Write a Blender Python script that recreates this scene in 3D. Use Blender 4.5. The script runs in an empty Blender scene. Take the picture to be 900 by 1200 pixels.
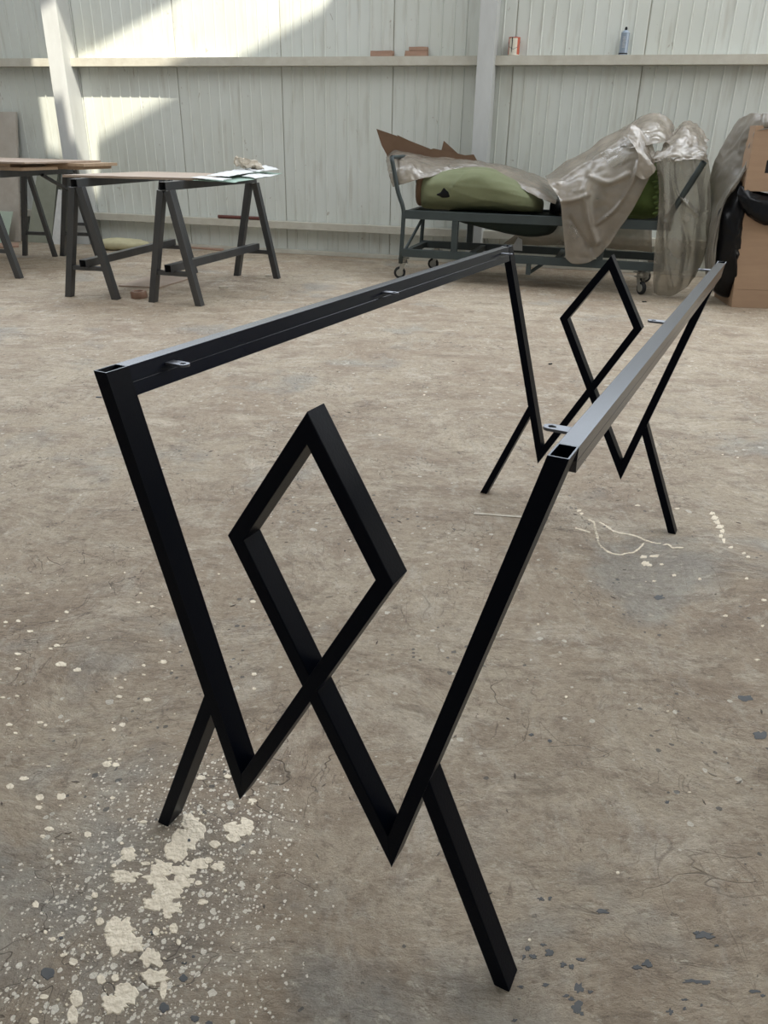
import bpy, bmesh, math, random
from mathutils import Vector, Matrix, noise
random.seed(7)
sc = bpy.context.scene
C = sc.collection
# ------------------------------------------------------------------ camera
F_PX, PITCH, ROLL, CAM_H = 897.87, 0.449615, 0.0205786, 0.96409
cp, sp, cr, sr = math.cos(PITCH), math.sin(PITCH), math.cos(ROLL), math.sin(ROLL)
UP0 = Vector((0, sp, cp)); FWD = Vector((0, cp, -sp)); RT0 = Vector((1, 0, 0))
cam_d = bpy.data.cameras.new('camera'); cam = bpy.data.objects.new('camera', cam_d); C.objects.link(cam)
cam_d.sensor_fit = 'VERTICAL'; cam_d.sensor_height = 24.0; cam_d.sensor_width = 18.0
cam_d.lens = F_PX * 24.0 / 1200.0
cam_d.clip_start = 0.02; cam_d.clip_end = 100
rt = RT0 * cr + UP0 * sr; up = UP0 * cr - RT0 * sr
M = Matrix((rt, up, -FWD)).transposed().to_4x4(); M.translation = (0, 0, CAM_H)
cam.matrix_world = M
sc.camera = cam
# ------------------------------------------------------------------ world, sun, lamps, exposure
sc.view_settings.view_transform = 'Standard'; sc.view_settings.look = 'None'
sc.view_settings.gamma = 1.0; sc.view_settings.use_curve_mapping = False
sc.view_settings.exposure = -0.06
w = bpy.data.worlds.new('world'); sc.world = w; w.use_nodes = True
bg = w.node_tree.nodes['Background']; bg.inputs[0].default_value = (0.86, 0.94, 1.0, 1); bg.inputs[1].default_value = 0.50
SUN_DIR = Vector((-0.25, 1.0, -2.2)).normalized()
sd = bpy.data.lights.new('sun', 'SUN'); so = bpy.data.objects.new('sun', sd); C.objects.link(so)
sd.energy = 11.0; sd.angle = math.radians(0.9); sd.color = (1.0, 0.93, 0.78)
so.rotation_euler = (-SUN_DIR).to_track_quat('Z', 'Y').to_euler(); so.location = (2, -4, 9)
ROOF_Z = 4.6
def area(name, loc, size, energy, target=None, col=(1, 1, 1)):
    l = bpy.data.lights.new(name, 'AREA'); l.shape = 'RECTANGLE'; l.size, l.size_y = size; l.energy = energy; l.color = col
    o = bpy.data.objects.new(name, l); C.objects.link(o); o.location = loc
    d = (Vector(target) - Vector(loc)) if target else Vector((0, 0, -1))
    o.rotation_euler = (-d).to_track_quat('Z', 'Y').to_euler()
    return o
SKY_COL = (0.93, 0.96, 1.0)
area('skylight_lamp', (-2.6, 4.0, ROOF_Z - 0.1), (0.9, 5.5), 120, None, SKY_COL)
area('skylight_lamp', (2.6, 4.0, ROOF_Z - 0.1), (0.9, 5.5), 110, None, SKY_COL)
area('rail_fill_lamp', (0.4, 7.0, 3.45), (13.0, 1.6), 440, (0.2, 6.0, 3.3), (0.80, 0.88, 1.0)).rotation_euler = (math.radians(-90), 0, math.atan(-0.26))  # added lamp band with no window behind it, brightens the rail tops
area('doorway_lamp', (7.5, 3.0, 3.2), (3.0, 2.2), 120, (1.0, 7.0, 0.8), (1.0, 0.97, 0.92))

# ------------------------------------------------------------------ helpers
def ray(px, py):
    a, b = px - 450, py - 600
    x = (cr * a + sr * b) / F_PX; y = -(-sr * a + cr * b) / F_PX
    return RT0 * x + UP0 * y + FWD
CAM = Vector((0, 0, CAM_H))
def at_height(px, py, z=0.0):
    r = ray(px, py); return CAM + r * ((z - CAM_H) / r.z)
def at_depth(px, py, Y, slope=0.0):
    r = ray(px, py); return CAM + r * (Y / (r.y - slope * r.x))

def link(name, me, mat, parent=None):
    o = bpy.data.objects.new(name, me); C.objects.link(o)
    if mat is not None:
        for m_ in (mat if isinstance(mat, (list, tuple)) else [mat]): me.materials.append(m_)
    if parent: o.parent = parent
    return o
def obj(name, bm, mat, parent=None, smooth=False, bevel=0, seg=2, solid=0, sub=0, recalc=True):
    if recalc: bmesh.ops.recalc_face_normals(bm, faces=bm.faces)
    me = bpy.data.meshes.new(name); bm.to_mesh(me); bm.free()
    o = link(name, me, mat, parent)
    if smooth: me.shade_smooth()
    if solid:
        m_ = o.modifiers.new('solid', 'SOLIDIFY'); m_.thickness = solid; m_.offset = 0
    if sub:
        m_ = o.modifiers.new('sub', 'SUBSURF'); m_.levels = sub; m_.render_levels = sub
    if bevel:
        m_ = o.modifiers.new('bevel', 'BEVEL'); m_.width = bevel; m_.segments = seg; m_.limit_method = 'ANGLE'
        m_.harden_normals = False
    return o
def tag(o, label=None, cat=None, group=None, kind=None):
    if label: o['label'] = label
    if cat: o['category'] = cat
    if group: o['group'] = group
    if kind: o['kind'] = kind
    return o
def empty(name, loc=(0, 0, 0), rz=0, label=None, cat=None, group=None, parent=None):
    o = bpy.data.objects.new(name, None); C.objects.link(o); o.location = loc; o.rotation_euler = (0, 0, rz)
    o.empty_display_size = 0.05
    if parent: o.parent = parent
    return tag(o, label, cat, group)
def copy_tree(o, parent=None):
    c = o.copy(); C.objects.link(c)
    if parent: c.parent = parent
    for ch in list(o.children): copy_tree(ch, c)
    return c
def box(bm, lo, hi, mi=0):
    x0, y0, z0 = lo; x1, y1, z1 = hi
    vs = [bm.verts.new(p) for p in [(x0,y0,z0),(x1,y0,z0),(x1,y1,z0),(x0,y1,z0),(x0,y0,z1),(x1,y0,z1),(x1,y1,z1),(x0,y1,z1)]]
    for f in [(0,3,2,1),(4,5,6,7),(0,1,5,4),(1,2,6,5),(2,3,7,6),(3,0,4,7)]:
        fc = bm.faces.new([vs[i] for i in f]); fc.material_index = mi
    return vs
def prism(bm, pts, off):
    """closed polygon pts (Vectors) extruded by off"""
    a = [bm.verts.new(p) for p in pts]; b = [bm.verts.new(Vector(p) + Vector(off)) for p in pts]
    n = len(a); bm.faces.new(a); bm.faces.new(b[::-1])
    for i in range(n): bm.faces.new((a[i], a[(i+1) % n], b[(i+1) % n], b[i]))
def beam(bm, p, q, w, h, upv=(0, 0, 1), wall=0.0, cap=True):
    """rectangular tube p->q, w sideways, h along upv; open hollow ends when wall > 0"""
    p = Vector(p); q = Vector(q); d = (q - p).normalized(); u = Vector(upv)
    s = d.cross(u).normalized(); u = s.cross(d).normalized()
    def ring(c, ww, hh): return [bm.verts.new(c + s * x * ww / 2 + u * y * hh / 2) for x, y in ((-1,-1),(1,-1),(1,1),(-1,1))]
    a, b = ring(p, w, h), ring(q, w, h)
    for i in range(4): bm.faces.new((a[i], a[(i+1)%4], b[(i+1)%4], b[i]))
    if wall:
        e = 0.06
        for r_, c, sg in ((a, p, 1), (b, q, -1)):
            i1 = ring(c, w - 2*wall, h - 2*wall); i2 = ring(c + d * sg * e, w - 2*wall, h - 2*wall)
            for i in range(4):
                bm.faces.new((r_[i], r_[(i+1)%4], i1[(i+1)%4], i1[i])); bm.faces.new((i1[i], i1[(i+1)%4], i2[(i+1)%4], i2[i]))
            bm.faces.new(i2)
    else:
        bm.faces.new(a); bm.faces.new(b)
def tube(bm, pts, r, n=10, cap=True):
    pts = [Vector(p) for p in pts]; rings = []
    for i, p in enumerate(pts):
        d = (pts[min(i+1, len(pts)-1)] - pts[max(i-1, 0)]).normalized()
        s = d.cross(Vector((0.1, 0.95, 0.2))).normalized(); u = s.cross(d)
        rr = r[i] if isinstance(r, (list, tuple)) else r
        rings.append([bm.verts.new(p + (s * math.cos(2*math.pi*k/n) + u * math.sin(2*math.pi*k/n)) * rr) for k in range(n)])
    for a, b in zip(rings, rings[1:]):
        for k in range(n): bm.faces.new((a[k], a[(k+1)%n], b[(k+1)%n], b[k]))
    if cap: bm.faces.new(rings[0]); bm.faces.new(rings[-1])
def lathe(bm, prof, n=20, c=(0, 0, 0), axis='z'):
    rings = []
    for r, z in prof:
        ring = []
        for k in range(n):
            t = 2*math.pi*k/n; x, y = r*math.cos(t), r*math.sin(t)
            v = Vector((x, y, z)) if axis == 'z' else Vector((x, z, y))
            ring.append(bm.verts.new(v + Vector(c)))
        rings.append(ring)
    for a, b in zip(rings, rings[1:]):
        for k in range(n): bm.faces.new((a[k], a[(k+1)%n], b[(k+1)%n], b[k]))
    if prof[0][0] > 1e-6: bm.faces.new(rings[0])
    if prof[-1][0] > 1e-6: bm.faces.new(rings[-1])
def cat(p0, p1, p2, p3, t):
    return 0.5 * ((2*p1) + (p2-p0)*t + (2*p0-5*p1+4*p2-p3)*t*t + (3*p1-p0-3*p2+p3)*t**3)
def resample(pts, n, closed=False):
    m_ = len(pts); out = []
    segs = m_ if closed else m_ - 1
    for i in range(n):
        f = i * segs / (n if closed else n - 1); k = min(int(f), segs - 1); t = f - k
        if closed: g = [pts[(k+j) % m_] for j in (-1, 0, 1, 2)]
        else: g = [pts[max(0, min(m_-1, k+j))] for j in (-1, 0, 1, 2)]
        out.append(cat(*g, t))
    return out
def loft(bm, rows, nu=40, nv=40, amp=0.0, freq=6.0, fold=0.0, fold_f=30.0, seed=0.0):
    rows = [resample([Vector(p) for p in r], nu) for r in rows]
    cols = [resample([r[i] for r in rows], nv) for i in range(nu)]
    g = [[cols[i][j].copy() for i in range(nu)] for j in range(nv)]
    out = []
    for j in range(nv):
        row = []
        for i in range(nu):
            a = g[j][min(i+1, nu-1)] - g[j][max(i-1, 0)]; b = g[min(j+1, nv-1)][i] - g[max(j-1, 0)][i]
            nn = a.cross(b)
            nn = nn.normalized() if nn.length > 1e-9 else Vector((0, -1, 0))
            p = g[j][i]; s = Vector((seed, seed*1.7, 0))
            h = amp * noise.noise(p * freq + s) + amp * 0.5 * (1 - 2*abs(noise.noise(p * freq * 2.3 + s)))
            if fold:
                h += fold * math.sin(i / (nu-1) * fold_f + 3 * noise.noise(p * 3 + s))
            row.append(bm.verts.new(p + nn * h))
        out.append(row)
    for j in range(nv-1):
        for i in range(nu-1):
            bm.faces.new((out[j][i], out[j][i+1], out[j+1][i+1], out[j+1][i]))
def puffy(bm, outline, depth_dir, T, n=56, rings=12, amp=0.01, freq=8, seed=0, closed=True, back=1.0, mi=0):
    """a stuffed body: outline curve (star shaped), bulging by T along depth_dir on both sides"""
    pts = resample([Vector(p) for p in outline], n, True); c = sum(pts, Vector()) / n
    dd = Vector(depth_dir).normalized(); s = Vector((seed, 0, seed))
    def lay(sg):
        rr = []
        for k in range(rings):
            q = math.cos(k / rings * math.pi / 2)   # 1 at the rim
            ring = []
            for p in pts:
                P = c + (p - c) * q
                h = T * math.sqrt(max(0, 1 - q*q)) * (1.0 if sg > 0 else back)
                w_ = 1 if k else 0
                P = P + dd * sg * h
                P = P + (p - c).normalized() * amp * noise.noise(P*freq + s) * 1.0 + dd * sg * amp * w_ * (1-2*abs(noise.noise(P*freq*1.6 + s)))
                ring.append(P)
            rr.append(ring)
        return rr
    A, B = lay(1), lay(-1)
    rim = [bm.verts.new(p) for p in A[0]]
    for L_, sg in ((A, 1), (B, -1)):
        prev = rim
        for k in range(1, rings):
            cur = [bm.verts.new(p) for p in L_[k]]
            for i in range(n):
                f = bm.faces.new((prev[i], prev[(i+1)%n], cur[(i+1)%n], cur[i])); f.material_index = mi
            prev = cur
        f = bm.faces.new(prev); f.material_index = mi

# ------------------------------------------------------------------ materials
def mat(name, col=(0.5, 0.5, 0.5), rough=0.6, metal=0.0, spec=0.5, var=0.0, var_scale=6.0, col2=None, stretch=(1, 1, 1),
        bump=0.0, bump_scale=60.0, rough_var=0.0, coat=0.0):
    m_ = bpy.data.materials.new(name); m_.use_nodes = True; nt = m_.node_tree; N = nt.nodes; L = nt.links
    b = N['Principled BSDF']; b.inputs['Base Color'].default_value = (*col, 1); b.inputs['Roughness'].default_value = rough
    b.inputs['Metallic'].default_value = metal; b.inputs['Specular IOR Level'].default_value = spec
    b.inputs['Coat Weight'].default_value = coat
    tc = N.new('ShaderNodeTexCoord'); mp = N.new('ShaderNodeMapping'); mp.inputs['Scale'].default_value = stretch
    L.new(tc.outputs['Object'], mp.inputs[0])
    if col2:
        n_ = N.new('ShaderNodeTexNoise'); n_.inputs['Scale'].default_value = var_scale; n_.inputs['Detail'].default_value = 7
        n_.inputs['Roughness'].default_value = 0.65
        L.new(mp.outputs[0], n_.inputs['Vector'])
        r_ = N.new('ShaderNodeValToRGB'); r_.color_ramp.elements[0].position = 0.5 - 0.5*var; r_.color_ramp.elements[1].position = 0.5 + 0.5*var
        r_.color_ramp.elements[0].color = (*col, 1); r_.color_ramp.elements[1].color = (*col2, 1)
        L.new(n_.outputs[0], r_.inputs[0]); L.new(r_.outputs[0], b.inputs['Base Color'])
    if rough_var:
        n3 = N.new('ShaderNodeTexNoise'); n3.inputs['Scale'].default_value = 9; n3.inputs['Detail'].default_value = 5
        L.new(mp.outputs[0], n3.inputs['Vector'])
        mr = N.new('ShaderNodeMapRange'); mr.inputs[3].default_value = rough - rough_var; mr.inputs[4].default_value = rough + rough_var
        L.new(n3.outputs[0], mr.inputs[0]); L.new(mr.outputs[0], b.inputs['Roughness'])
    if bump:
        n2 = N.new('ShaderNodeTexNoise'); n2.inputs['Scale'].default_value = bump_scale; n2.inputs['Detail'].default_value = 5
        L.new(mp.outputs[0], n2.inputs['Vector'])
        bp = N.new('ShaderNodeBump'); bp.inputs['Strength'].default_value = bump; bp.inputs['Distance'].default_value = 0.01
        L.new(n2.outputs[0], bp.inputs['Height']); L.new(bp.outputs[0], b.inputs['Normal'])
    return m_
M_black = mat('black_painted_steel', (0.0012, 0.0024, 0.0060), 0.36, spec=0.065, rough_var=0.06, bump=0.04, bump_scale=300)
M_rail = mat('bare_dark_steel', (0.003, 0.0045, 0.012), 0.22, spec=0.16, rough_var=0.05, var=0.3, var_scale=18, col2=(0.006, 0.008, 0.016), stretch=(1, .3, 1))
M_rim = mat('cut_steel_edge', (0.10, 0.11, 0.12), 0.45, metal=0.6)
M_tab = mat('raw_steel', (0.16, 0.17, 0.19), 0.42, metal=0.6, col2=(0.07, 0.07, 0.08), var=0.5, var_scale=60)
M_horse = mat('grey_steel_tube', (0.045, 0.050, 0.056), 0.36, spec=0.6, metal=0.35, col2=(0.085, 0.082, 0.08), var=0.5, var_scale=8, stretch=(1, 1, .3), bump=0.05)
M_horse_br = mat('rusty_steel_tube', (0.09, 0.055, 0.045), 0.6, col2=(0.16, 0.11, 0.09), var=0.5, var_scale=9)
M_cart = mat('grey_green_painted_steel', (0.045, 0.062, 0.062), 0.55, col2=(0.028, 0.038, 0.04), var=0.5, var_scale=7)
M_girt = mat('cream_painted_steel', (0.60, 0.59, 0.52), 0.5, col2=(0.44, 0.41, 0.34), var=0.6, var_scale=9, bump=0.1)
M_col = mat('white_painted_steel', (0.60, 0.62, 0.62), 0.45, col2=(0.48, 0.49, 0.48), var=0.5, var_scale=5, stretch=(1, 1, .4))
M_ply = mat('plywood_face', (0.42, 0.285, 0.185), 0.65, col2=(0.33, 0.215, 0.14), var=0.7, var_scale=5, stretch=(0.6, 1, 6), bump=0.08)
M_board = mat('plywood_sheet', (0.42, 0.33, 0.26), 0.6, col2=(0.32, 0.24, 0.18), var=0.5, var_scale=7, stretch=(1, 4, 1))
M_plank = mat('pale_pine', (0.50, 0.36, 0.24), 0.65, col2=(0.36, 0.25, 0.16), var=0.6, var_scale=8, stretch=(1, 8, 8))
M_red = mat('reddish_timber', (0.33, 0.215, 0.155), 0.7, col2=(0.40, 0.25, 0.18), var=0.6, var_scale=30)
M_fblk = mat('black_plastic_film', (0.003, 0.003, 0.004), 0.3, spec=0.22, bump=0.3, bump_scale=18)
M_sage = mat('sage_green_cloth', (0.20, 0.215, 0.125), 0.85, spec=0.25, col2=(0.16, 0.175, 0.095), var=0.5, var_scale=5, bump=0.1, bump_scale=150)
M_sage_shade = mat('shaded_green_cloth', (0.02, 0.028, 0.024), 0.85, spec=0.2)  # shade under the deck painted into the bundle's cloth colour
M_olive = mat('olive_green_cloth', (0.10, 0.145, 0.045), 0.8, spec=0.25, col2=(0.06, 0.09, 0.025), var=0.5, var_scale=12)
M_card = mat('brown_cardboard', (0.18, 0.115, 0.075), 0.85, spec=0.2, col2=(0.13, 0.08, 0.05), var=0.5, var_scale=10)
M_rub = mat('black_rubber', (0.012, 0.012, 0.013), 0.7)
M_hub = mat('caster_zinc', (0.35, 0.34, 0.30), 0.4, metal=0.5)
M_grey_board = mat('grey_green_board', (0.30, 0.31, 0.25), 0.75, col2=(0.22, 0.23, 0.18), var=0.5, var_scale=6)
M_pale_board = mat('pale_stained_board', (0.50, 0.47, 0.42), 0.7, col2=(0.38, 0.33, 0.28), var=0.5, var_scale=5)
M_mint = mat('pale_green_sheet', (0.42, 0.50, 0.42), 0.7)
M_white = mat('white_sheet', (0.68, 0.68, 0.67), 0.6, col2=(0.55, 0.56, 0.55), var=0.5, var_scale=20)
M_greensheet = mat('sea_green_sheet', (0.20, 0.31, 0.25), 0.6, col2=(0.28, 0.38, 0.31), var=0.5, var_scale=14)
M_tapeb = mat('brown_packing_tape', (0.22, 0.13, 0.09), 0.35)
M_wad = mat('crumpled_paper', (0.38, 0.31, 0.22), 0.7, col2=(0.62, 0.58, 0.50), var=0.5, var_scale=50)
M_canw = mat('paint_can_white', (0.72, 0.68, 0.58), 0.4)
M_canr = mat('paint_can_red', (0.50, 0.10, 0.05), 0.4)
M_spray = mat('spray_can_blue_grey', (0.30, 0.36, 0.44), 0.35, metal=0.3)
M_sack = mat('pale_yellow_foam', (0.55, 0.52, 0.33), 0.8, col2=(0.42, 0.38, 0.24), var=0.5, var_scale=12)
M_piper = mat('dark_red_pipe', (0.11, 0.03, 0.022), 0.5)
M_ceil = mat('roof_sheet', (0.45, 0.45, 0.43), 0.6)

def film(name, col, trans=0.3, rough=0.19):
    """translucent polythene: part clear, part scattering, glossy skin, dusty"""
    m_ = bpy.data.materials.new(name); m_.use_nodes = True; nt = m_.node_tree; N = nt.nodes; L = nt.links
    N.remove(N['Principled BSDF']); out = N['Material Output']
    tc = N.new('ShaderNodeTexCoord')
    n_ = N.new('ShaderNodeTexNoise'); n_.inputs['Scale'].default_value = 5; n_.inputs['Detail'].default_value = 8; L.new(tc.outputs['Object'], n_.inputs['Vector'])
    d = N.new('ShaderNodeBsdfDiffuse'); t = N.new('ShaderNodeBsdfTranslucent'); c = N.new('ShaderNodeBsdfTransparent'); g = N.new('ShaderNodeBsdfGlossy')
    r_ = N.new('ShaderNodeValToRGB'); r_.color_ramp.elements[0].position = 0.3; r_.color_ramp.elements[1].position = 0.7
    r_.color_ramp.elements[0].color = (*[x*0.88 for x in col], 1); r_.color_ramp.elements[1].color = (*col, 1)
    L.new(n_.outputs[0], r_.inputs[0])
    L.new(r_.outputs[0], d.inputs[0]); L.new(r_.outputs[0], t.inputs[0]); c.inputs[0].default_value = (0.86, 0.84, 0.80, 1)
    g.inputs['Roughness'].default_value = rough
    bp = N.new('ShaderNodeBump'); bp.inputs['Strength'].default_value = 0.30; bp.inputs['Distance'].default_value = 0.02
    n2 = N.new('ShaderNodeTexNoise'); n2.inputs['Scale'].default_value = 7; n2.inputs['Detail'].default_value = 2; n2.inputs['Distortion'].default_value = 2.0
    L.new(tc.outputs['Object'], n2.inputs['Vector']); L.new(n2.outputs[0], bp.inputs['Height'])
    L.new(bp.outputs[0], g.inputs['Normal'])
    n4 = N.new('ShaderNodeTexNoise'); n4.inputs['Scale'].default_value = 95; n4.inputs['Detail'].default_value = 3; L.new(tc.outputs['Object'], n4.inputs['Vector'])
    b4 = N.new('ShaderNodeBump'); b4.inputs['Strength'].default_value = 0.5; b4.inputs['Distance'].default_value = 0.004; L.new(n4.outputs[0], b4.inputs['Height']); L.new(b4.outputs[0], d.inputs['Normal'])
    L.new(b4.outputs[0], bp.inputs['Normal'])
    m1 = N.new('ShaderNodeMixShader'); m1.inputs[0].default_value = 0.35; L.new(d.outputs[0], m1.inputs[1]); L.new(t.outputs[0], m1.inputs[2])
    mt = N.new('ShaderNodeMapRange'); mt.inputs[1].default_value = 0.3; mt.inputs[2].default_value = 0.7; mt.inputs[3].default_value = trans + 0.1; mt.inputs[4].default_value = max(0, trans - 0.1)
    L.new(n_.outputs[0], mt.inputs[0])
    m2 = N.new('ShaderNodeMixShader'); L.new(mt.outputs[0], m2.inputs[0]); L.new(m1.outputs[0], m2.inputs[1]); L.new(c.outputs[0], m2.inputs[2])
    fr = N.new('ShaderNodeFresnel'); fr.inputs[0].default_value = 1.5; L.new(bp.outputs[0], fr.inputs['Normal'])
    ma = N.new('ShaderNodeMath'); ma.operation = 'MULTIPLY_ADD'; ma.inputs[1].default_value = 0.65; ma.inputs[2].default_value = 0.03; L.new(fr.outputs[0], ma.inputs[0])
    m3 = N.new('ShaderNodeMixShader'); L.new(ma.outputs[0], m3.inputs[0]); L.new(m2.outputs[0], m3.inputs[1]); L.new(g.outputs[0], m3.inputs[2])
    L.new(m3.outputs[0], out.inputs[0])
    return m_
M_film = film('dusty_polythene', (0.50, 0.435, 0.355), 0.48)
M_filmg = film('grey_polythene', (0.42, 0.39, 0.33), 0.58)
M_tarp = film('grey_brown_tarp_film', (0.40, 0.365, 0.31), 0.30, 0.35)

def floor_material():
    m_ = bpy.data.materials.new('dusty_concrete'); m_.use_nodes = True; nt = m_.node_tree; N = nt.nodes; L = nt.links
    b = N['Principled BSDF']; b.inputs['Specular IOR Level'].default_value = 0.3
    tc = N.new('ShaderNodeTexCoord')
    # slow swirl of the coordinates, as left by trowel and feet
    w1 = N.new('ShaderNodeTexNoise'); w1.inputs['Scale'].default_value = 2.0; w1.inputs['Detail'].default_value = 1.0; L.new(tc.outputs['Object'], w1.inputs['Vector'])
    w2 = N.new('ShaderNodeVectorMath'); w2.operation = 'SUBTRACT'; L.new(w1.outputs['Color'], w2.inputs[0]); w2.inputs[1].default_value = (0.5, 0.5, 0.5)
    w3 = N.new('ShaderNodeVectorMath'); w3.operation = 'MULTIPLY_ADD'; L.new(w2.outputs[0], w3.inputs[0]); w3.inputs[1].default_value = (0.20, 0.20, 0); L.new(tc.outputs['Object'], w3.inputs[2])
    plain_c = tc.outputs['Object']; obc = w3.outputs[0]
    def mapping(scale, rot=0, loc=(0, 0, 0), src=None):
        mp = N.new('ShaderNodeMapping'); mp.inputs['Scale'].default_value = scale; mp.inputs['Rotation'].default_value = (0, 0, rot)
        mp.inputs['Location'].default_value = loc; L.new(src or obc, mp.inputs[0]); return mp.outputs[0]
    def nz(vec, scale, detail=6, rough=0.6, dist=0.0):
        n_ = N.new('ShaderNodeTexNoise'); n_.inputs['Scale'].default_value = scale; n_.inputs['Detail'].default_value = detail
        n_.inputs['Roughness'].default_value = rough; n_.inputs['Distortion'].default_value = dist; L.new(vec, n_.inputs['Vector']); return n_.outputs[0]
    def ramp(v, a, b_, hi=1.0):
        r_ = N.new('ShaderNodeMapRange'); r_.inputs[1].default_value = a; r_.inputs[2].default_value = b_; r_.inputs[4].default_value = hi
        L.new(v, r_.inputs[0]); return r_.outputs[0]
    def mul(a, b_):
        q = N.new('ShaderNodeMath'); q.operation = 'MULTIPLY'; L.new(a, q.inputs[0])
        if isinstance(b_, float): q.inputs[1].default_value = b_
        else: L.new(b_, q.inputs[1])
        return q.outputs[0]
    def mix(fac, a, b_, mode='MIX'):
        q = N.new('ShaderNodeMix'); q.data_type = 'RGBA'; q.blend_type = mode
        if isinstance(fac, float): q.inputs[0].default_value = fac
        else: L.new(fac, q.inputs[0])
        for k, v in ((6, a), (7, b_)):
            if isinstance(v, tuple): q.inputs[k].default_value = (*v, 1)
            else: L.new(v, q.inputs[k])
        return q.outputs[2]
    o0 = mapping((1, 1, 1))
    big = nz(o0, 1.1, 5, 0.6)
    c = mix(ramp(big, 0.36, 0.64), (0.385, 0.302, 0.220), (0.52, 0.442, 0.335))
    mid = nz(mapping((1, 1.9, 1), 0.45), 3.4, 10, 0.72)
    c = mix(ramp(mid, 0.50, 0.62, 0.60), c, (0.275, 0.205, 0.145))
    pale = nz(mapping((1, 1.5, 1), -0.3, (4, 7, 0)), 4.5, 10, 0.72)
    c = mix(ramp(pale, 0.52, 0.64, 0.75), c, (0.62, 0.545, 0.435))
    tro = nz(mapping((1, 1.3, 1), 0.2, (11, 3, 0)), 7.5, 10, 0.78)
    c = mix(ramp(tro, 0.53, 0.60, 0.55), c, (0.285, 0.222, 0.165))
    c = mix(ramp(nz(mapping((1, 1, 1), 0, (1, 13, 0)), 12, 9, 0.78), 0.54, 0.64, 0.5), c, (0.52, 0.46, 0.37))
    # blue grey worn patches
    blue = nz(mapping((1, 1, 1), 0, (9, 2, 0)), 1.7, 6, 0.6)
    c = mix(ramp(blue, 0.57, 0.66, 0.55), c, (0.34, 0.34, 0.315))
    # trowel and drag streaks
    st = nz(mapping((1.0, 3.2, 1), 0.35), 4.5, 10, 0.76)
    c = mix(ramp(st, 0.55, 0.64, 0.5), c, (0.175, 0.135, 0.10))
    st2 = nz(mapping((3, 1.2, 1), 0.9, (3, 1, 0)), 4, 10, 0.76)
    c = mix(ramp(st2, 0.54, 0.66, 0.6), c, (0.58, 0.525, 0.44))
    # fine scuff lines : thin level sets of a distorted noise
    def lines(vec, scale, width, maskv, lo, hi, col, strength):
        nonlocal c
        v = nz(vec, scale, 3, 0.5, 2.5)
        q = N.new('ShaderNodeMath'); q.operation = 'SUBTRACT'; L.new(v, q.inputs[0]); q.inputs[1].default_value = 0.5
        a = N.new('ShaderNodeMath'); a.operation = 'ABSOLUTE'; L.new(q.outputs[0], a.inputs[0])
        r_ = N.new('ShaderNodeMapRange'); r_.inputs[1].default_value = 0; r_.inputs[2].default_value = width; r_.inputs[3].default_value = 1; r_.inputs[4].default_value = 0
        L.new(a.outputs[0], r_.inputs[0])
        f = mul(mul(r_.outputs[0], ramp(maskv, lo, hi)), strength)
        c = mix(f, c, col); return f
    mk = nz(mapping((1, 1, 1), 0, (2, 8, 0)), 2.6, 4, 0.6)
    f1 = lines(mapping((1, 1.6, 1), 0.3), 2.2, 0.006, mk, 0.48, 0.60, (0.10, 0.08, 0.062), 0.75)
    mk2 = nz(mapping((1, 1, 1), 0, (5, 3, 0)), 3.1, 4, 0.6)
    f2 = lines(mapping((1.4, 1, 1), -0.5, (4, 4, 0)), 4.0, 0.008, mk2, 0.52, 0.62, (0.12, 0.095, 0.075), 0.6)
    fl = nz(o0, 34, 6, 0.72)
    c = mix(ramp(fl, 0.57, 0.61, 0.42), c, (0.21, 0.165, 0.125))
    c = mix(ramp(nz(mapping((1, 1.6, 1), 0.8, (6, 6, 0)), 28, 7, 0.75), 0.58, 0.62, 0.5), c, (0.66, 0.60, 0.49))
    f3 = lines(mapping((2.2, 0.8, 1), 0.5, (14, 4, 0)), 3.0, 0.005, mk, 0.44, 0.56, (0.14, 0.105, 0.08), 0.7)
    f4 = lines(mapping((0.7, 2.0, 1), -0.2, (1, 24, 0)), 3.4, 0.006, mk2, 0.46, 0.58, (0.62, 0.56, 0.46), 0.5)
    # mineral grain
    gr = nz(o0, 55, 4, 0.7)
    c = mix(ramp(gr, 0.35, 0.65, 0.5), c, mix(1.0, c, (0.62, 0.60, 0.58), 'MULTIPLY'))
    gr2 = nz(o0, 140, 3, 0.7)
    c = mix(ramp(gr2, 0.58, 0.75, 0.55), c, (0.10, 0.08, 0.065))
    pit = nz(o0, 26, 5, 0.75)
    c = mix(ramp(pit, 0.64, 0.70, 0.75), c, (0.09, 0.08, 0.07))
    # small splatter dots
    def dots(scale, r0, maskv, lo, hi, col, strength, loc, pw=4.0):
        nonlocal c
        wp = mapping((1, 1, 1), 0, loc, plain_c)
        wn = N.new('ShaderNodeTexNoise'); wn.inputs['Scale'].default_value = scale*1.6; wn.inputs['Detail'].default_value = 2; L.new(wp, wn.inputs['Vector'])
        va = N.new('ShaderNodeVectorMath'); va.operation = 'MULTIPLY_ADD'; va.inputs[1].default_value = (0.5/scale,)*3
        L.new(wn.outputs['Color'], va.inputs[0]); L.new(wp, va.inputs[2])
        v = N.new('ShaderNodeTexVoronoi'); v.inputs['Scale'].default_value = scale; v.voronoi_dimensions = '2D'; L.new(va.outputs[0], v.inputs['Vector'])
        sep = N.new('ShaderNodeSeparateColor'); L.new(v.outputs['Color'], sep.inputs[0])
        p = N.new('ShaderNodeMath'); p.operation = 'POWER'; L.new(sep.outputs[0], p.inputs[0]); p.inputs[1].default_value = pw
        rr = N.new('ShaderNodeMath'); rr.operation = 'MULTIPLY_ADD'; L.new(p.outputs[0], rr.inputs[0]); rr.inputs[1].default_value = r0; rr.inputs[2].default_value = 0.0
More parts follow.
